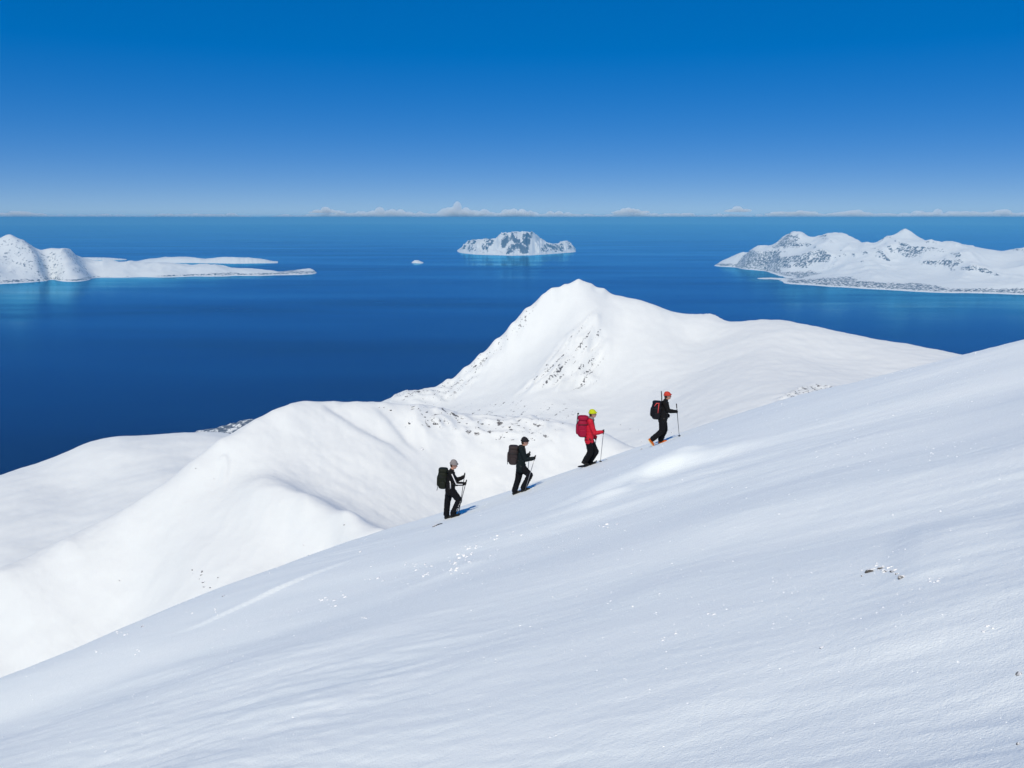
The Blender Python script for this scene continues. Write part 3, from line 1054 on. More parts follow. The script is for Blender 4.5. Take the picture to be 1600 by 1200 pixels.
def hiker(H):
    D = H['D']
    fx, fy = H['feet']
    f0 = W(fx, fy, D)
    dz = ground(f0.x, f0.y) - f0.z + H.get('lift', 0.0)

    def J(key, off=0.0):
        px, py = H[key]
        p = W(px, py, D + off)
        p.z += dz
        return p
    base = Vector((f0.x, f0.y, f0.z + dz))
    head = J('head')
    neck, sho, hip = J('neck'), J('shoulder'), J('hip')
    up = (sho - hip).normalized()
    fwd = (XF_ - up * XF_.dot(up)).normalized()
    shN, shF = J('shoulder', -0.165), J('shoulder', 0.165)
    elN, haN = J('elbowN', -0.23), J('handN', -0.20)
    elF, haF = J('elbowF', 0.23), J('handF', 0.20)
    hpN, hpF = J('hip', -0.085), J('hip', 0.085)
    knN, anN, knF, anF = J('kneeN', -0.10), J('ankleN', -0.10), J('kneeF', 0.10), J('ankleF', 0.10)
    if not H.get('raiseN'):
        anN.z = ground(anN.x, anN.y) + 0.105
    if not H.get('raiseF'):
        anF.z = ground(anF.x, anF.y) + 0.105
    toeN = Vector((H['toeN'][0], 0, H['toeN'][1]))
    toeF = Vector((H['toeF'][0], 0, H['toeF'][1]))
    belly = hip.lerp(sho, 0.45)
    chest = hip.lerp(sho, 0.75)
    # --- body: one continuous figure
    hd = H.get('look', Vector((1, 0, -0.05))).normalized()
    hup = (ZF_ - hd * hd.z).normalized()
    hs = hup.cross(hd)
    R = Matrix((hd, hs, hup)).transposed()
    B = Soft()
    B.ball(head, (0.098, 0.078, 0.115), R)
    B.ball(head + hd * 0.030 - hup * 0.070, (0.062, 0.055, 0.055), R)          # jaw
    B.ball(head + hd * 0.080 - hup * 0.095, 0.022)                               # chin
    B.limb([(head + hd * 0.095 + hup * 0.012, 0.010), (head + hd * 0.118 - hup * 0.028, 0.016)])   # nose
    B.limb([(head + hd * 0.088 - hup * 0.060 + hs * 0.022, 0.011), (head + hd * 0.096 - hup * 0.060, 0.012), (head + hd * 0.088 - hup * 0.060 - hs * 0.022, 0.011)])  # lips
    for s_ in (-1, 1):
        B.ball(head + hs * (0.080 * s_) - hup * 0.015, (0.020, 0.010, 0.032), R)   # ears
        B.ball(head + hd * 0.082 + hs * (0.034 * s_) + hup * 0.022, (0.016, 0.022, 0.010), R)      # brows
    B.limb([(head - hup * 0.06 - hd * 0.01, 0.058), (neck, 0.060), (sho, 0.075)])
    B.limb([(shF, 0.07), (sho, 0.10), (shN, 0.07)])
    B.limb([(sho - up * 0.05, 0.11), (chest, 0.125), (belly, 0.115), (hip, 0.12)])
    B.limb([(shN, 0.062), (elN, 0.045), (haN, 0.030)]).limb([(shF, 0.062), (elF, 0.045), (haF, 0.030)])
    B.limb([(hpN, 0.095), (knN, 0.062), (anN, 0.042)]).limb([(hpF, 0.095), (knF, 0.062), (anF, 0.042)])
    p = B.build('person', C_SKIN, base, None, voxel=0.013, relax=2)
    tag(p, H['label'], 'person', 'hikers climbing the snow slope in a line')
    for s_ in (-1, 1):
        superell('eye', head + hd * 0.088 + hs * (0.033 * s_) + hup * 0.006, (hd, hs, hup), (0.010, 0.013, 0.008), 1, 1, C_EYE, base, p, nu=8, nv=6)
    # --- hair below the hat
    S = Soft()
    S.ball(head - hd * 0.028 - hup * 0.02, (0.085, 0.083, 0.098), R)
    S.build('hair', C_HAIR, base, p, voxel=0.014, relax=2)
    # --- hat: knitted dome with a turned-up cuff
    vs, fs, n, m = [], [], 24, 8
    tip = H.get('hat_tip', 1.0)
    for j in range(m + 1):
        v = math.radians(-4) + (math.pi / 2 - math.radians(-4)) * j / m
        for i in range(n):
            u = 2 * math.pi * i / n
            rr = 0.112 * math.cos(v) ** 0.85 if j < m else 0.001
            vs.append(head + hup * 0.028 - base + hd * (rr * math.cos(u) * 1.06) + hs * (rr * math.sin(u) * 0.90) + hup * (0.118 * tip * math.sin(v)) - hd * (0.02 * math.sin(v)))
    for j in range(m):
        for i in range(n):
            fs.append((j * n + i, j * n + (i + 1) % n, (j + 1) * n + (i + 1) % n, (j + 1) * n + i))
    hat = mesh_obj('beanie', vs, fs, H['hat'], p)
    ring = [head + hup * 0.032 + hd * (0.118 * math.cos(a)) + hs * (0.100 * math.sin(a)) - hup * (0.012 * -math.cos(a)) for a in [k * math.pi / 12 for k in range(24)]]
    tube('cuff', ring, 0.019, H['hat'], base, hat, 8, True)
    if H.get('gaiter'):
        g0, g1 = neck + up * 0.075, neck - up * 0.04
        tube('neck_gaiter', [g0, g0.lerp(g1, .5), g1], [0.083, 0.092, 0.115], H['gaiter'], base, p, 16)
    # --- jacket
    S = Soft()
    S.limb([(shF - up * 0.02, 0.082), (sho - up * 0.02, 0.115), (shN - up * 0.02, 0.082)])
    for off in (-0.075, 0.0, 0.075):
        o = YF_ * off
        S.limb([(sho - up * 0.06 + o, 0.115), (chest + o + fwd * 0.01, 0.142), (belly + o, 0.134), (hip + up * 0.02 + o, 0.138), (hip - up * 0.045 + o, 0.144)])
    S.limb([(neck + up * 0.02, 0.075), (sho, 0.10)])
    for a, b, c in ((shN, elN, haN), (shF, elF, haF)):
        S.limb([(a, 0.094), (a.lerp(b, .5), 0.084), (b, 0.075), (b.lerp(c, .5), 0.066), (b.lerp(c, .84), 0.056)])
    if H.get('hood'):
        S.ball(neck - fwd * 0.085 + up * 0.01, (0.06, 0.085, 0.06))
    jk = S.build('jacket', H['jacket'], base, p, voxel=0.014, relax=3, wrinkle=0.007, seed=H['seed'])
    if H.get('stripe'):
        s0 = (shN - elN).normalized()
        for nm, q in (('sleeve_stripe', [shN + Vector((0.035, -0.085, 0)), shN.lerp(elN, .5) + Vector((0.03, -0.078, 0)), elN + Vector((0.02, -0.066, 0.01)), elN.lerp(haN, .4) + Vector((0, -0.060, 0.0)), elN.lerp(haN, .7) + Vector((0, -0.054, 0))]),
                      ('side_stripe', [belly + Vector((-0.0, -0.195, 0.09)), belly + Vector((0.015, -0.197, 0.0)), hip + Vector((0.03, -0.205, 0.07))])):
            tube(nm, q, 0.017, C_WHITE, base, jk, 8)
    # --- trousers
    S = Soft()
    S.limb([(hpF + up * 0.05, 0.115), (hpN + up * 0.05, 0.115)])
    for a, b, c in ((hpN, knN, anN), (hpF, knF, anF)):
        q = b.lerp(c, .92)
        S.limb([(a, 0.130), (a.lerp(b, .5), 0.118), (b, 0.098), (b.lerp(c, .45), 0.094), (q, 0.094)])
    tr = S.build('trousers', H['trousers'], base, p, voxel=0.014, relax=3, wrinkle=0.008, seed=H['seed'] + 5)
    if H.get('stripe'):
        tube('leg_stripe', [knN + Vector((0.045, -0.075, 0.0)), knN.lerp(anN, .35) + Vector((0.055, -0.068, 0)), knN.lerp(anN, .75) + Vector((0.06, -0.065, 0))], 0.012, C_WHITE, base, tr, 8)
    # --- boots
    boot(anN, toeN, base, p, H['boot'], H['sole'], knN)
    boot(anF, toeF, base, p, H['boot'], H['sole'], knF)
    # --- poles and the gloves round them
    poles = H['poles']
    done = {}
    for side, px, py, off, over, lab in poles:
        hand = haN if side == 'N' else haF
        t = W(px, py, D + off)
        t.z = ground(t.x, t.y)
        d = (t - hand).normalized()
        ski_pole(hand - d * over, t, lab, H.get('polemat', C_DALU))
        done[side] = d
    for side, hand, el in (('N', haN, elN), ('F', haF, elF)):
        glove(hand, done.get(side, Vector((0.2, 0, -1))), el, base, p, C_GLOVE)
    # --- backpack
    K = H['pack']
    c = W(K['c'][0], K['c'][1], D)
    c.z += dz
    pu = (up + ZF_ * K.get('upright', 0.6)).normalized()
    pf = (XF_ - pu * XF_.dot(pu)).normalized()
    ax = (pf, YF_, pu)
    hw, hh, sy = K['w'] / 2, K['h'] / 2, 0.165
    e = bpy.data.objects.new('backpack', None)
    COL.objects.link(e)
    pb = c - pu * hh
    e.location = pb
    tag(e, K['label'], 'backpack', 'backpacks worn by the hikers')
    bag = superell('bag', c - pu * (hh * 0.10), ax, (hw, sy, hh * 0.90), K.get('e', 0.5), 0.6, K['mat'], pb, e, taper=K.get('taper', -0.06))
    superell('lid', c + pu * (hh * 0.80) + pf * 0.005, ax, (hw * 0.98, sy * 0.95, hh * 0.24), 0.6, 0.6, K['mat'], pb, e)
    superell('front_pocket', c - pf * (hw * 0.86) - pu * (hh * 0.22), ax, (hw * 0.34, sy * 0.72, hh * 0.50), 0.45, 0.5, K['mat'], pb, e)
    for s_ in (-1, 1):
        superell('side_pocket', c + YF_ * (s_ * sy * 0.98) - pu * (hh * 0.52), ax, (hw * 0.62, 0.035, hh * 0.34), 0.5, 0.6, K['mat'], pb, e)
        tube('compression_strap', [c + YF_ * (s_ * (sy + 0.004)) + pf * hw * .86 + pu * hh * .30, c + YF_ * (s_ * (sy + 0.008)) + pu * hh * .28, c + YF_ * (s_ * (sy - 0.01)) - pf * hw * .92 + pu * hh * .26], 0.010, K.get('trim', C_STRAP), pb, e, 6)
        sp = (shN if s_ < 0 else shF) - YF_ * (s_ * 0.05)
        tube('shoulder_strap', [c + pf * hw * .95 + pu * hh * .72 + YF_ * (s_ * 0.09), sp + up * 0.088 - fwd * 0.02, sp + fwd * 0.105 + up * 0.02, chest + fwd * 0.135 + YF_ * (s_ * 0.13), belly + fwd * 0.10 + YF_ * (s_ * 0.19), c + pf * hw * .9 - pu * hh * .45 + YF_ * (s_ * 0.16)], 0.020, C_STRAP, pb, e, 8)
    tube('hip_belt', [c + pf * hw * .9 - pu * hh * .72 - YF_ * .14, hip + up * .05 - YF_ * .215, hip + up * .05 + fwd * .14 - YF_ * .08, hip + up * .05 + fwd * .14 + YF_ * .08, hip + up * .05 + YF_ * .215, c + pf * hw * .9 - pu * hh * .72 + YF_ * .14], 0.022, C_STRAP, pb, e, 8)
    for nm, pts, r, mt in K.get('extras', ()):
        q = [W(x, y, D + o) + ZF_ * dz for x, y, o in pts]
        tube(nm, q, r, mt, pb, e, 8)
    return p


V3 = Vector
hiker(dict(D=26.0, feet=(700, 811), seed=3, label='hiker in a grey beanie and black jacket with white sleeve stripes, last in the line',
           head=(709, 726.5), neck=(706, 736), shoulder=(704.5, 740), hip=(703, 764), elbowN=(712, 756.5), handN=(727.5, 756.5), elbowF=(713, 751), handF=(725.5, 745.5),
           kneeN=(717.5, 782), ankleN=(707, 805), kneeF=(699, 785), ankleF=(697.5, 806), toeN=(1, .28), toeF=(1, .25),
           hat=C_GREY, hat_tip=1.12, jacket=C_BLACK, trousers=C_TROUS, boot=C_BOOT, sole=C_SOLE, stripe=True, look=V3((1, -.25, -.25)),
           poles=[('N', 714.5, 808, -.22, .13, 'dark ski pole in the nearer hand of the last hiker'), ('F', 717, 799, .25, .13, 'dark ski pole in the farther hand of the last hiker')],
           pack=dict(c=(692, 748), w=.30, h=.64, mat=C_PK1, label='olive-black rucksack on the hiker in the grey beanie',
                     extras=[('loose_strap', [(684.5, 758, 0), (683.5, 764, 0), (682.5, 767, 0)], .008, C_STRAP)])))
hiker(dict(D=26.4, feet=(808, 772), seed=13, label='hiker all in black with a black beanie and brown-grey pack, second from the bottom',
           head=(820, 690.5), neck=(817, 699), shoulder=(815, 703), hip=(813.5, 729), elbowN=(821, 718.5), handN=(835.5, 716.5), elbowF=(820, 715), handF=(827.5, 710.5),
           kneeN=(828, 743), ankleN=(817, 764.5), kneeF=(809.5, 750), ankleF=(803.5, 768), toeN=(1, .3), toeF=(1, .32),
           hat=C_DARKW, jacket=C_TEAL, trousers=C_TROUS, boot=C_BOOT, sole=C_SOLE, hood=True, look=V3((1, -.2, -.15)),
           poles=[('N', 820, 769, -.22, .10, 'thin grey ski pole slanting back from the nearer hand of the second hiker'), ('F', 822, 757, .25, .10, 'ski pole half hidden behind the black-clad second hiker')], polemat=C_ALU,
           pack=dict(c=(802, 711.5), w=.31, h=.60, mat=C_PK2, label='brown-grey rucksack on the hiker in the black beanie',
                     extras=[('loose_strap', [(793.8, 714, 0), (792.8, 720, 0), (793, 726, 0)], .009, C_STRAP)])))
hiker(dict(D=27.0, feet=(914, 730), seed=23, label='hiker in a red jacket and yellow beanie, second from the top',
           head=(926, 647.0), neck=(923.5, 655), shoulder=(922, 659), hip=(920.5, 687), elbowN=(929, 677.5), handN=(943, 675), elbowF=(925, 676), handF=(931.5, 685),
           kneeN=(922.5, 707), ankleN=(914.5, 720.5), kneeF=(931, 706.5), ankleF=(920.5, 723.5), toeN=(1, -.62), toeF=(1, .22), raiseN=True,
           hat=C_YEL, jacket=C_RED, trousers=C_TROUS, boot=C_BOOT, sole=C_SOLE, gaiter=C_GAITER, look=V3((1, -.2, -.05)),
           poles=[('N', 938, 723.5, -.2, .06, 'grey ski pole planted ahead of the red-jacketed hiker'), ('F', 926, 722, .3, .06, 'ski pole hidden behind the legs of the red-jacketed hiker')], polemat=C_ALU,
           pack=dict(c=(910.5, 667), w=.35, h=.68, mat=C_PK3, e=.68, taper=.04, label='bulky crimson rucksack on the hiker in the yellow beanie',
                     extras=[('strapped_shaft', [(903, 647, -.05), (902, 655, -.05), (901.3, 668, -.05)], .014, C_DALU), ('shaft_knob', [(902.4, 647.6, -.05), (904.4, 646.2, -.05)], .028, C_STRAP),
                             ('bottom_strap', [(905, 681.5, -.1), (911, 683, -.15), (919, 685, -.16)], .016, C_STRAP)])))
hiker(dict(D=28.6, feet=(1028, 695), seed=33, label='leading hiker in black with a red beanie and orange boots',
           head=(1043, 619.0), neck=(1040.5, 626.5), shoulder=(1039, 630), hip=(1035.5, 655), elbowN=(1044, 642.5), handN=(1058, 644), elbowF=(1038, 646), handF=(1045.5, 651),
           kneeN=(1034.5, 674), ankleN=(1018.5, 687.5), kneeF=(1039, 672), ankleF=(1031.5, 689), toeN=(.62, -.78), toeF=(1, .25), raiseN=True,
           hat=C_ORED, jacket=C_BLACK, trousers=C_TROUS, boot=C_OBOOT, sole=C_PSOLE, look=V3((1, -.15, 0)),
           poles=[('N', 1061.3, 684, -.2, .27, 'dark ski pole planted upright ahead of the leading hiker')],
           pack=dict(c=(1026, 641.5), w=.33, h=.61, mat=C_PK4, label='black rucksack with red piping on the leading hiker',
                     extras=[('red_piping', [(1022.5, 635.5, -.175), (1026, 631, -.18), (1030.5, 631, -.17)], .016, C_RTRIM), ('pale_piping', [(1029.6, 632, -.175), (1028.6, 640, -.18), (1027.8, 647.5, -.175)], .014, C_RTRIM),
                             ('axe_shaft', [(1033.4, 612, -.05), (1033.8, 620, -.05), (1034.2, 630, -.05)], .018, C_DALU)])))


# snowshoes under the red-jacketed hiker
def snowshoe(px, py, off, d, label):
    D = 27.0
    c = W(px, py, D + off)
    d = Vector(d).normalized()
    c.z = ground(c.x, c.y) + 0.03 + max(0, -d.z) * 0.28
    n = Vector((-d.z, 0.0, d.x))
    e = bpy.data.objects.new('snowshoe', None)
    COL.objects.link(e)
    e.location = c
    tag(e, label, 'snowshoe', 'snowshoes of the red-jacketed hiker')
    ring = []
    for k in range(28):
        a = 2 * math.pi * k / 28
        ring.append(c + d * (0.23 * math.cos(a)) + YF_ * (0.10 * math.sin(a) * (1 + .15 * math.cos(a))) + n * (0.06 * max(0, math.cos(a)) ** 3))
    tube('frame', ring, 0.012, C_PLATE, c, e, 8, True)
    superell('deck', c, (d, YF_, n), (0.20, 0.085, 0.006), 0.4, 0.7, C_PLATE, c, e, nu=20, nv=4)
    tube('binding_strap', [c - YF_ * .07 + n * .02, c - YF_ * .055 + n * .10, c + n * .13, c + YF_ * .055 + n * .10, c + YF_ * .07 + n * .02], .012, C_STRAP, c, e, 6)
    for k in (-.1, .08):
        tube('cleat', [c + d * k - YF_ * .06 - n * .01, c + d * k - YF_ * .05 - n * .05, c + d * k + YF_ * .05 - n * .05, c + d * k + YF_ * .06 - n * .01], .007, C_DALU, c, e, 6)
    return e


snowshoe(914.5, 727, -.10, (1, 0, .10), 'nearer snowshoe under the raised heel of the red-jacketed hiker')
snowshoe(922, 726.5, .10, (1, 0, .25), 'farther snowshoe under the front foot of the red-jacketed hiker')

# ------------------------------------------------------------------ stones, boulders and snow crumbs
def stone_mat(name, lo, hi, snow_from, scale):
    """rock with settled snow on upward faces"""
    m, t, b = new_mat(name)
    tc = N(t, 'ShaderNodeTexCoord')
    n = N(t, 'ShaderNodeTexNoise', i_Scale=scale, i_Detail=6.0)
    t.links.new(tc.outputs['Object'], n.inputs['Vector'])
    rc = ramp(t, n.outputs['Fac'], [(0.3, lo), (0.7, hi)])
    ge = N(t, 'ShaderNodeNewGeometry')
    sp = N(t, 'ShaderNodeSeparateXYZ')
    t.links.new(ge.outputs['Normal'], sp.inputs[0])
    f = math_n(t, 'ADD', sp.outputs['Z'], math_n(t, 'MULTIPLY', math_n(t, 'SUBTRACT', n.outputs['Fac'], 0.5), 0.8))
    f = math_n(t, 'MULTIPLY', math_n(t, 'SUBTRACT', f, snow_from), 8.0, True)
    mx = N(t, 'ShaderNodeMix', data_type='RGBA')
    t.links.new(f, mx.inputs['Factor'])
    t.links.new(rc, mx.inputs[6])
    mx.inputs[7].default_value = (0.85, 0.86, 0.88, 1)
    t.links.new(mx.outputs[2], b.inputs['Base Color'])
    b.inputs['Roughness'].default_value = 0.85
    return m


M_BOULD = stone_mat('boulder_rock', (0.05, 0.05, 0.055), (0.15, 0.145, 0.14), 0.55, 0.8)
M_STONE = stone_mat('stone_rock', (0.03, 0.03, 0.03), (0.11, 0.10, 0.09), 0.8, 25.0)


def rock_mesh(name, seed, mat, flat=0.7, sub=2):
    bm = bmesh.new()
    bmesh.ops.create_icosphere(bm, subdivisions=sub, radius=1.0)
    r = random.Random(seed)
    dirs = [Vector((r.gauss(0, 1), r.gauss(0, 1), r.gauss(0, 1))).normalized() for _ in range(9)]
    cuts = [r.uniform(0.45, 0.85) for _ in dirs]
    for v in bm.verts:
        for d, c in zip(dirs, cuts):
            k = v.co.dot(d) - c
            if k > 0:
                v.co -= d * k * 0.9
        v.co *= 1 + r.uniform(-0.06, 0.06)
        v.co.z *= flat
    me = bpy.data.meshes.new(name)
    bm.to_mesh(me)
    bm.free()
    me.materials.append(mat)
    return me


BM = [rock_mesh('boulder', 100 + i, M_BOULD) for i in range(6)]
SM = [rock_mesh('stone', 200 + i, M_STONE, 0.6) for i in range(5)]


def put_rock(name, meshes, p, size, label, cat, group, r):
    o = bpy.data.objects.new(name, r.choice(meshes))
    COL.objects.link(o)
    o.location = p - Vector((0, 0, size * 0.12))
    o.scale = (size * r.uniform(.8, 1.3), size * r.uniform(.7, 1.2), size * r.uniform(.7, 1.1))
    o.rotation_euler = (r.uniform(-.3, .3), r.uniform(-.3, .3), r.uniform(0, 6.28))
    tag(o, label, cat, group)
    return o


rr = random.Random(5)
shelf = [(592, 636), (600, 638), (612, 640), (641, 634), (646, 637), (652, 640), (668, 643), (674, 648), (680, 652), (669, 656), (676, 658), (690, 647), (704, 648), (712, 652), (716, 655), (722, 648), (730, 660), (733, 674), (745, 668), (752, 662), (760, 668), (766, 664), (775, 670), (780, 660), (787, 668), (790, 675), (795, 668), (800, 662), (812, 664), (817, 668), (822, 660), (828, 672), (832, 676), (836, 664), (788, 684), (800, 688), (657, 699), (661, 702), (640, 662), (700, 662)]
for px, py in shelf:
    p = hit(px + rr.uniform(-2, 2), py + rr.uniform(-1.5, 1.5), ridge_z, 560, 790)
    if p is not None:
        put_rock('boulder', BM, p, rr.choice([.8, 1.0, 1.3, 1.7]), 'dark boulder poking through the snow along the ridge behind the lower hikers', 'boulder', 'boulders strewn along the snowy ridge', rr)
for px, py in [(301, 891), (302, 896), (316, 893), (315, 898), (312, 905), (318, 909), (319, 917), (329, 918), (341, 902), (357, 881)]:
    p = hit(px, py, ridge_z, 420, 700)
    if p is not None:
        put_rock('boulder', BM, p, rr.choice([.6, .9, 1.2]), 'small dark rock in the patch on the white spur at lower left', 'rock', 'rocks on the lower left spur', rr)
for px, py, lab in [(538, 820, 'lone dark rock near the crest end of the white spur'), (475, 852, 'upper of two dark rocks on the front of the white spur'), (482, 868, 'lower of two dark rocks by the slope edge below the spur'),
                    (187, 907, 'lone dark rock on the left flank of the white spur'), (335, 748, 'lone dark rock at the foot of the notch on the ridge'), (306, 732, 'lone dark rock on the left ridge line below the notch')]:
    p = hit(px, py, ridge_z, 420, 760)
    if p is not None:
        put_rock('boulder', BM, p, rr.choice([.7, 1.0]), lab, 'rock', None, rr)


def peak_fast(x, y):
    return MT(x, y) + 3.0 * fbm(x * 0.006, y * 0.006, 4, 83)


for px, py in [(1214, 634), (1218, 630), (1224, 628), (1230, 626), (1237, 622), (1243, 620), (1247, 616), (1250, 611), (1254, 607), (1262, 604), (1268, 606), (1275, 603), (1236, 628), (1258, 613)]:
    p = hit(px, py, peak_fast, 905, 1900)
    if p is not None:
        put_rock('boulder', BM, p, rr.choice([1.2, 1.8, 2.6]), 'dark rock in the outcrop just above the slope skyline to the right', 'rock', 'outcrop rocks behind the slope at right', rr)
for px, py in [(955, 668), (962, 672), (970, 664), (978, 676), (985, 670), (993, 684), (998, 672), (1003, 690), (1045, 672), (1050, 676), (1053, 670), (1012, 682)]:
    p = hit(px, py, peak_fast, 905, 1900)
    if p is not None:
        put_rock('boulder', BM, p, rr.choice([.8, 1.2, 1.7]), 'small dark rock at the foot of the peak beside the leading hiker', 'rock', 'rocks at the foot of the peak', rr)


def fore_hit(px, py):
    return hit(px, py, fore_z, 1.6, 34, 700)


for px, py, sz, lab, grp in [
    (1360, 894, .035, 'C', 1), (1378, 888, .028, 'C', 1), (1395, 893, .020, 'C', 1), (1410, 903, .026, 'C', 1), (1348, 901, .018, 'C', 1), (1402, 897, .016, 'C', 1), (1384, 893, .016, 'C', 1),
    (1285, 1012, .014, 'lone small dark stone in the snow below the stone cluster at right', 0),
    (1593, 1054, .020, 'dark stone in the snow at the right edge, lower middle', 0),
    (1592, 1163, .010, 'tiny dark stone near the bottom right corner', 0),
    (948, 718, .055, 'dark stone in the snow just ahead of the red-jacketed hiker', 0),
    (1003, 702, .050, 'dark stone in the snow between the red-jacketed hiker and the leader', 0),
    (224, 979, .045, 'small dark stone on the slope edge at far left', 0),
    (350, 931, .045, 'small dark stone on the slope edge below the left spur', 0),
]:
    p = fore_hit(px, py)
    if p is None:
        continue
    if lab == 'C':
        put_rock('stone', SM, p, sz, 'small dark stone in the cluster poking through the snow at right', 'stone', 'stone cluster on the right of the slope', rr)
    else:
        put_rock('stone', SM, p, sz, lab, 'stone', None, rr)
p0, p1 = fore_hit(676, 824), fore_hit(691, 819)
if p0 is not None and p1 is not None:
    tw = tube('twig', [p0 + ZF_ * .015, p0.lerp(p1, .5) + ZF_ * .03, p1 + ZF_ * .02], [.010, .018, .009], M_STONE, p0, None, 6)
    tag(tw, 'dark twig lying on the snow behind the last hiker', 'twig')

# broken crust: bright clods thrown up on the slope
m_clod, t_, b_ = new_mat('snow_clods')
b_.inputs['Base Color'].default_value = (0.90, 0.90, 0.90, 1)
n_ = N(t_, 'ShaderNodeTexNoise', i_Scale=60.0, i_Detail=3.0)
bp_ = N(t_, 'ShaderNodeBump', i_Strength=0.4, i_Distance=0.01)
t_.links.new(n_.outputs['Fac'], bp_.inputs['Height'])
t_.links.new(bp_.outputs[0], b_.inputs['Normal'])
b_.inputs['Roughness'].default_value = 0.6
b_.inputs['Specular IOR Level'].default_value = 0.2


def scatter(name, items, mat, seed, sub, label, smooth_=False):
    r = random.Random(seed)
    bm = bmesh.new()
    bmesh.ops.create_icosphere(bm, subdivisions=sub, radius=1.0)
    bv = np.array([v.co[:] for v in bm.verts])
    bf = np.array([[v.index for v in f.verts] for f in bm.faces])
    bm.free()
    V, F = [], []
    g = np.random.default_rng(seed)
    for k, (p, s) in enumerate(items):
        v = bv * (1 + g.uniform(-.3, .3, (len(bv), 1))) * (s * g.uniform(.7, 1.3, 3) * np.array([1.35, 1.0, 0.75]))
        q = Matrix.Rotation(r.uniform(0, 6.28), 3, 'Z') @ Matrix.Rotation(r.uniform(-1, 1), 3, 'X')
        V.append(v @ np.array(q).T + np.array(p))
        F.append(bf + k * len(bv))
    o = mesh_obj(name, np.concatenate(V).tolist(), np.concatenate(F).tolist(), mat, None, smooth_)
    tag(o, label, kind='stuff')
    return o


def fore_many(px, py):
    """ground points under many photo pixels at once (mean slope, then the true height)"""
    P = [hit(a, b, fore_z, 1.6, 34, 300) or Vector((*plane_hit(a, b), 0)) for a, b in zip(px, py)]
    x = np.array([p[0] for p in P])
    y = np.array([p[1] for p in P])
    return x, y, fore_z(x, y)


items = []
for px, py, n, sp, s in [(650, 886, 9, 9, .050), (662, 899, 6, 6, .045), (700, 893, 8, 9, .050), (712, 881, 9, 8, .055), (724, 869, 10, 7, .060), (738, 857, 8, 8, .050), (730, 878, 4, 6, .04),
                         (515, 938, 7, 9, .050), (545, 931, 5, 8, .045), (522, 948, 4, 6, .04), (585, 906, 5, 8, .05), (640, 880, 4, 7, .05), (565, 966, 4, 5, .03), (770, 842, 3, 8, .05), (795, 836, 4, 9, .05), (800, 834, 3, 5, .05), (772, 870, 2, 5, .04),
                         (950, 822, 4, 8, .05), (1110, 962, 3, 4, .025), (1058, 989, 3, 5, .02), (1037, 1000, 3, 5, .02), (1380, 890, 14, 14, .022), (1400, 898, 8, 10, .020), (1460, 912, 6, 10, .018), (1548, 986, 4, 6, .015),
                         (460, 1153, 3, 6, .010), (860, 1153, 3, 5, .008), (430, 1048, 3, 6, .02), (190, 990, 5, 12, .05), (165, 1020, 4, 6, .04), (330, 955, 4, 10, .045), (205, 1018, 6, 12, .04), (620, 852, 4, 10, .05), (575, 862, 3, 10, .05)]:
    n = int(n * 1.3)
    q = [(px + rr.gauss(0, sp * 1.1), py + rr.gauss(0, sp * .3)) for _ in range(n)]
    x, y, z = fore_many([a for a, b in q], [b for a, b in q])
    for i in range(n):
        items.append(((x[i], y[i], z[i] - s * .12), s * .55 * rr.uniform(.2, 1.0)))
scatter('snow_clods', items, m_clod, 9, 2, 'broken bright snow crust scattered on the foreground slope', True)

# loose ice grains that glint in the sun
m_ice, t_, b_ = new_mat('ice_grain')
b_.inputs['Base Color'].default_value = (0.93, 0.94, 0.95, 1)
b_.inputs['Roughness'].default_value = 0.22
b_.inputs['IOR'].default_value = 1.31
n_ = N(t_, 'ShaderNodeTexNoise', i_Scale=300.0)
bp_ = N(t_, 'ShaderNodeBump', i_Strength=0.2, i_Distance=0.002)
t_.links.new(n_.outputs['Fac'], bp_.inputs['Height'])
t_.links.new(bp_.outputs[0], b_.inputs['Normal'])
NG = 2600
gy = np.exp(rng.uniform(math.log(2.2), math.log(27), NG * 2))
gx = rng.uniform(-0.66, 0.66, NG * 2) * gy
keep = noise(gx * 0.35, gy * 0.35, 77) + rng.uniform(-.5, .5, NG * 2) > 0
gx, gy = gx[keep][:NG], gy[keep][:NG]
gz = fore_z(gx, gy)
items = [((gx[i], gy[i], gz[i]), float(0.0008 * gy[i] ** 0.85 * rng.uniform(.35, 1.15) ** 2 + .0012)) for i in range(len(gx))]
scatter('ice_grains', items, m_ice, 19, 1, 'loose glinting ice grains on the foreground snow')

# ------------------------------------------------------------------ clouds low on the horizon
mc = bpy.data.materials.new('far_cloud')
mc.use_nodes = True
t_ = mc.node_tree
t_.nodes.clear()
vc = t_.nodes.new('ShaderNodeVolumePrincipled')
vc.inputs['Color'].default_value = (0.92, 0.975, 1.0, 1)
vc.inputs['Density'].default_value = 7.5e-4
vc.inputs['Anisotropy'].default_value = -0.3
oc = t_.nodes.new('ShaderNodeOutputMaterial')
t_.links.new(vc.outputs[0], oc.inputs['Volume'])
CD = 150000.0


def cloud(parts, name, label, kind=None, cat=None, seed=0):
    r = random.Random(seed)
    S = Soft()
    base = W(parts[0][0], parts[0][3], CD)
    for cx, w, top, bot in parts:
        pxm = CD / FPX
        n = max(4, int(w / 7))
        for k in range(n):
            f = (k + .5) / n * 2 - 1
            px = cx + f * w / 2 * .92
            h = 1.25 * (bot - top) * (1 - 0.75 * abs(f) ** 1.6) * r.uniform(.45, 1.0)
            c = W(px, bot - h * .45, CD + r.uniform(-1500, 1500))
            S.ball(c, (w / n * pxm * r.uniform(.75, 1.3), 1800 * r.uniform(.6, 1.1), max(h * .5, .8) * pxm))
    o = S.build(name, mc, base, None, voxel=90.0, relax=2)
    tag(o, label, cat, None, kind)
    return o


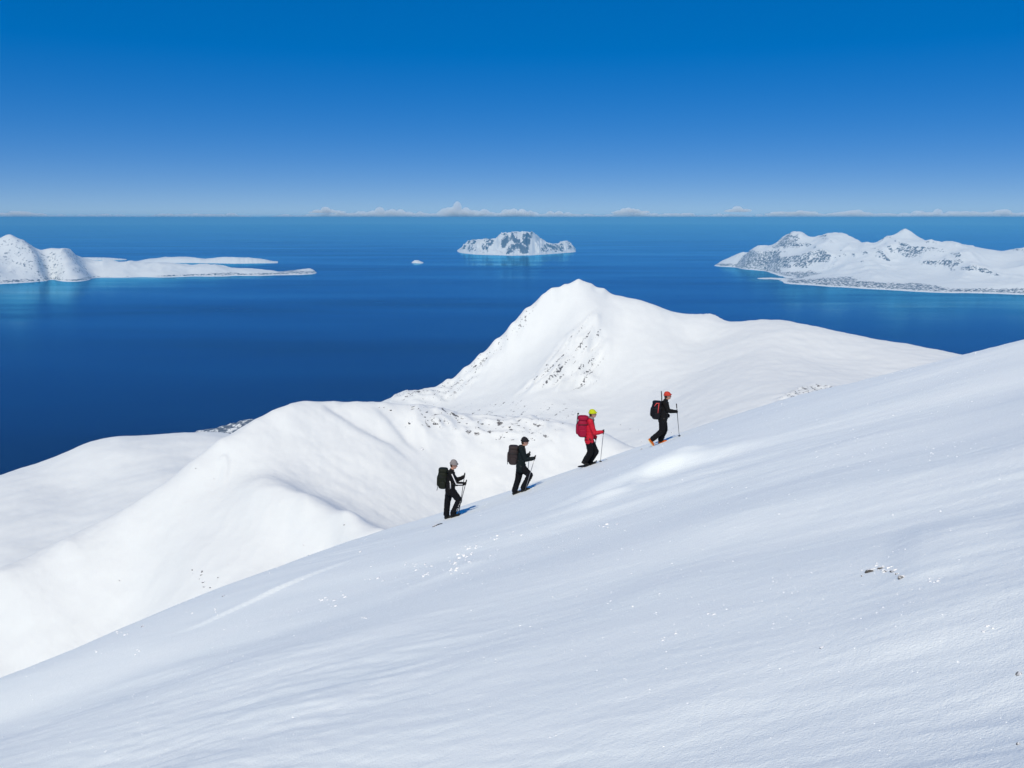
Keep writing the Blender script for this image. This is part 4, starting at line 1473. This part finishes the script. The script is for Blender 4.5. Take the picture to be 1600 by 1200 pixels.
cloud([(512, 56, 323, 333)], 'cloud', 'small white cloud on the horizon left of the middle', cat='cloud', seed=1)
cloud([(718, 74, 317, 339)], 'cloud', 'tallest pinkish cumulus on the horizon left of the cliff island', cat='cloud', seed=2)
cloud([(806, 84, 325, 340)], 'cloud', 'grey cloud on the horizon straight above the cliff island', cat='cloud', seed=3)
cloud([(1152, 38, 322, 331)], 'cloud', 'small bright cloud on the horizon above the tip of the right island', cat='cloud', seed=4)
cloud([(1455, 130, 327, 341)], 'cloud', 'long bright cloud on the horizon above the right island', cat='cloud', seed=5)
cloud([(1562, 40, 325, 336)], 'cloud', 'small cloud puff near the right edge of the horizon', cat='cloud', seed=6)
cloud([(30, 190, 331, 340), (150, 160, 334, 340), (300, 220, 333, 340), (560, 300, 330, 340), (760, 240, 328, 340), (1000, 300, 332, 340), (1300, 340, 331, 340), (1520, 260, 330, 340), (25, 90, 330, 339), (265, 80, 334, 339), (365, 60, 333, 339), (450, 60, 335, 340), (600, 120, 325, 339), (660, 60, 328, 340), (870, 90, 330, 340), (985, 60, 325, 333), (1060, 90, 332, 339), (1130, 120, 334, 340), (1240, 90, 328, 335), (1330, 90, 328, 337), (1390, 70, 332, 340), (1530, 90, 333, 340), (1600, 60, 332, 339)],
      'cloud_bank', 'thin broken bank of cloud along the whole horizon', kind='stuff', seed=7)
bpy.data.scenes.remove(TMP)

# ------------------------------------------------------------------ haze: even air round everything except sky and clouds
def box_obj(name, x0, x1, y0, y1, z0, z1, mat, parent=None):
    v = [(x, y, z) for z in (z0, z1) for y in (y0, y1) for x in (x0, x1)]
    f = [(0, 2, 3, 1), (4, 5, 7, 6), (0, 1, 5, 4), (2, 6, 7, 3), (0, 4, 6, 2), (1, 3, 7, 5)]
    return mesh_obj(name, v, f, mat, parent, False)


mh = bpy.data.materials.new('sea_air')
mh.use_nodes = True
t = mh.node_tree
t.nodes.clear()
vo = t.nodes.new('ShaderNodeVolumePrincipled')
vo.inputs['Color'].default_value = (0.15, 0.54, 0.88, 1)
vo.inputs['Density'].default_value = 2.6e-5
vo.inputs['Anisotropy'].default_value = -0.22
ou = t.nodes.new('ShaderNodeOutputMaterial')
t.links.new(vo.outputs[0], ou.inputs['Volume'])
haze = box_obj('haze', -131000, 131000, -131000, 131000, -30, EYE + 55, mh)
tag(haze, 'thin blue sea haze that pales the far islands', kind='stuff')
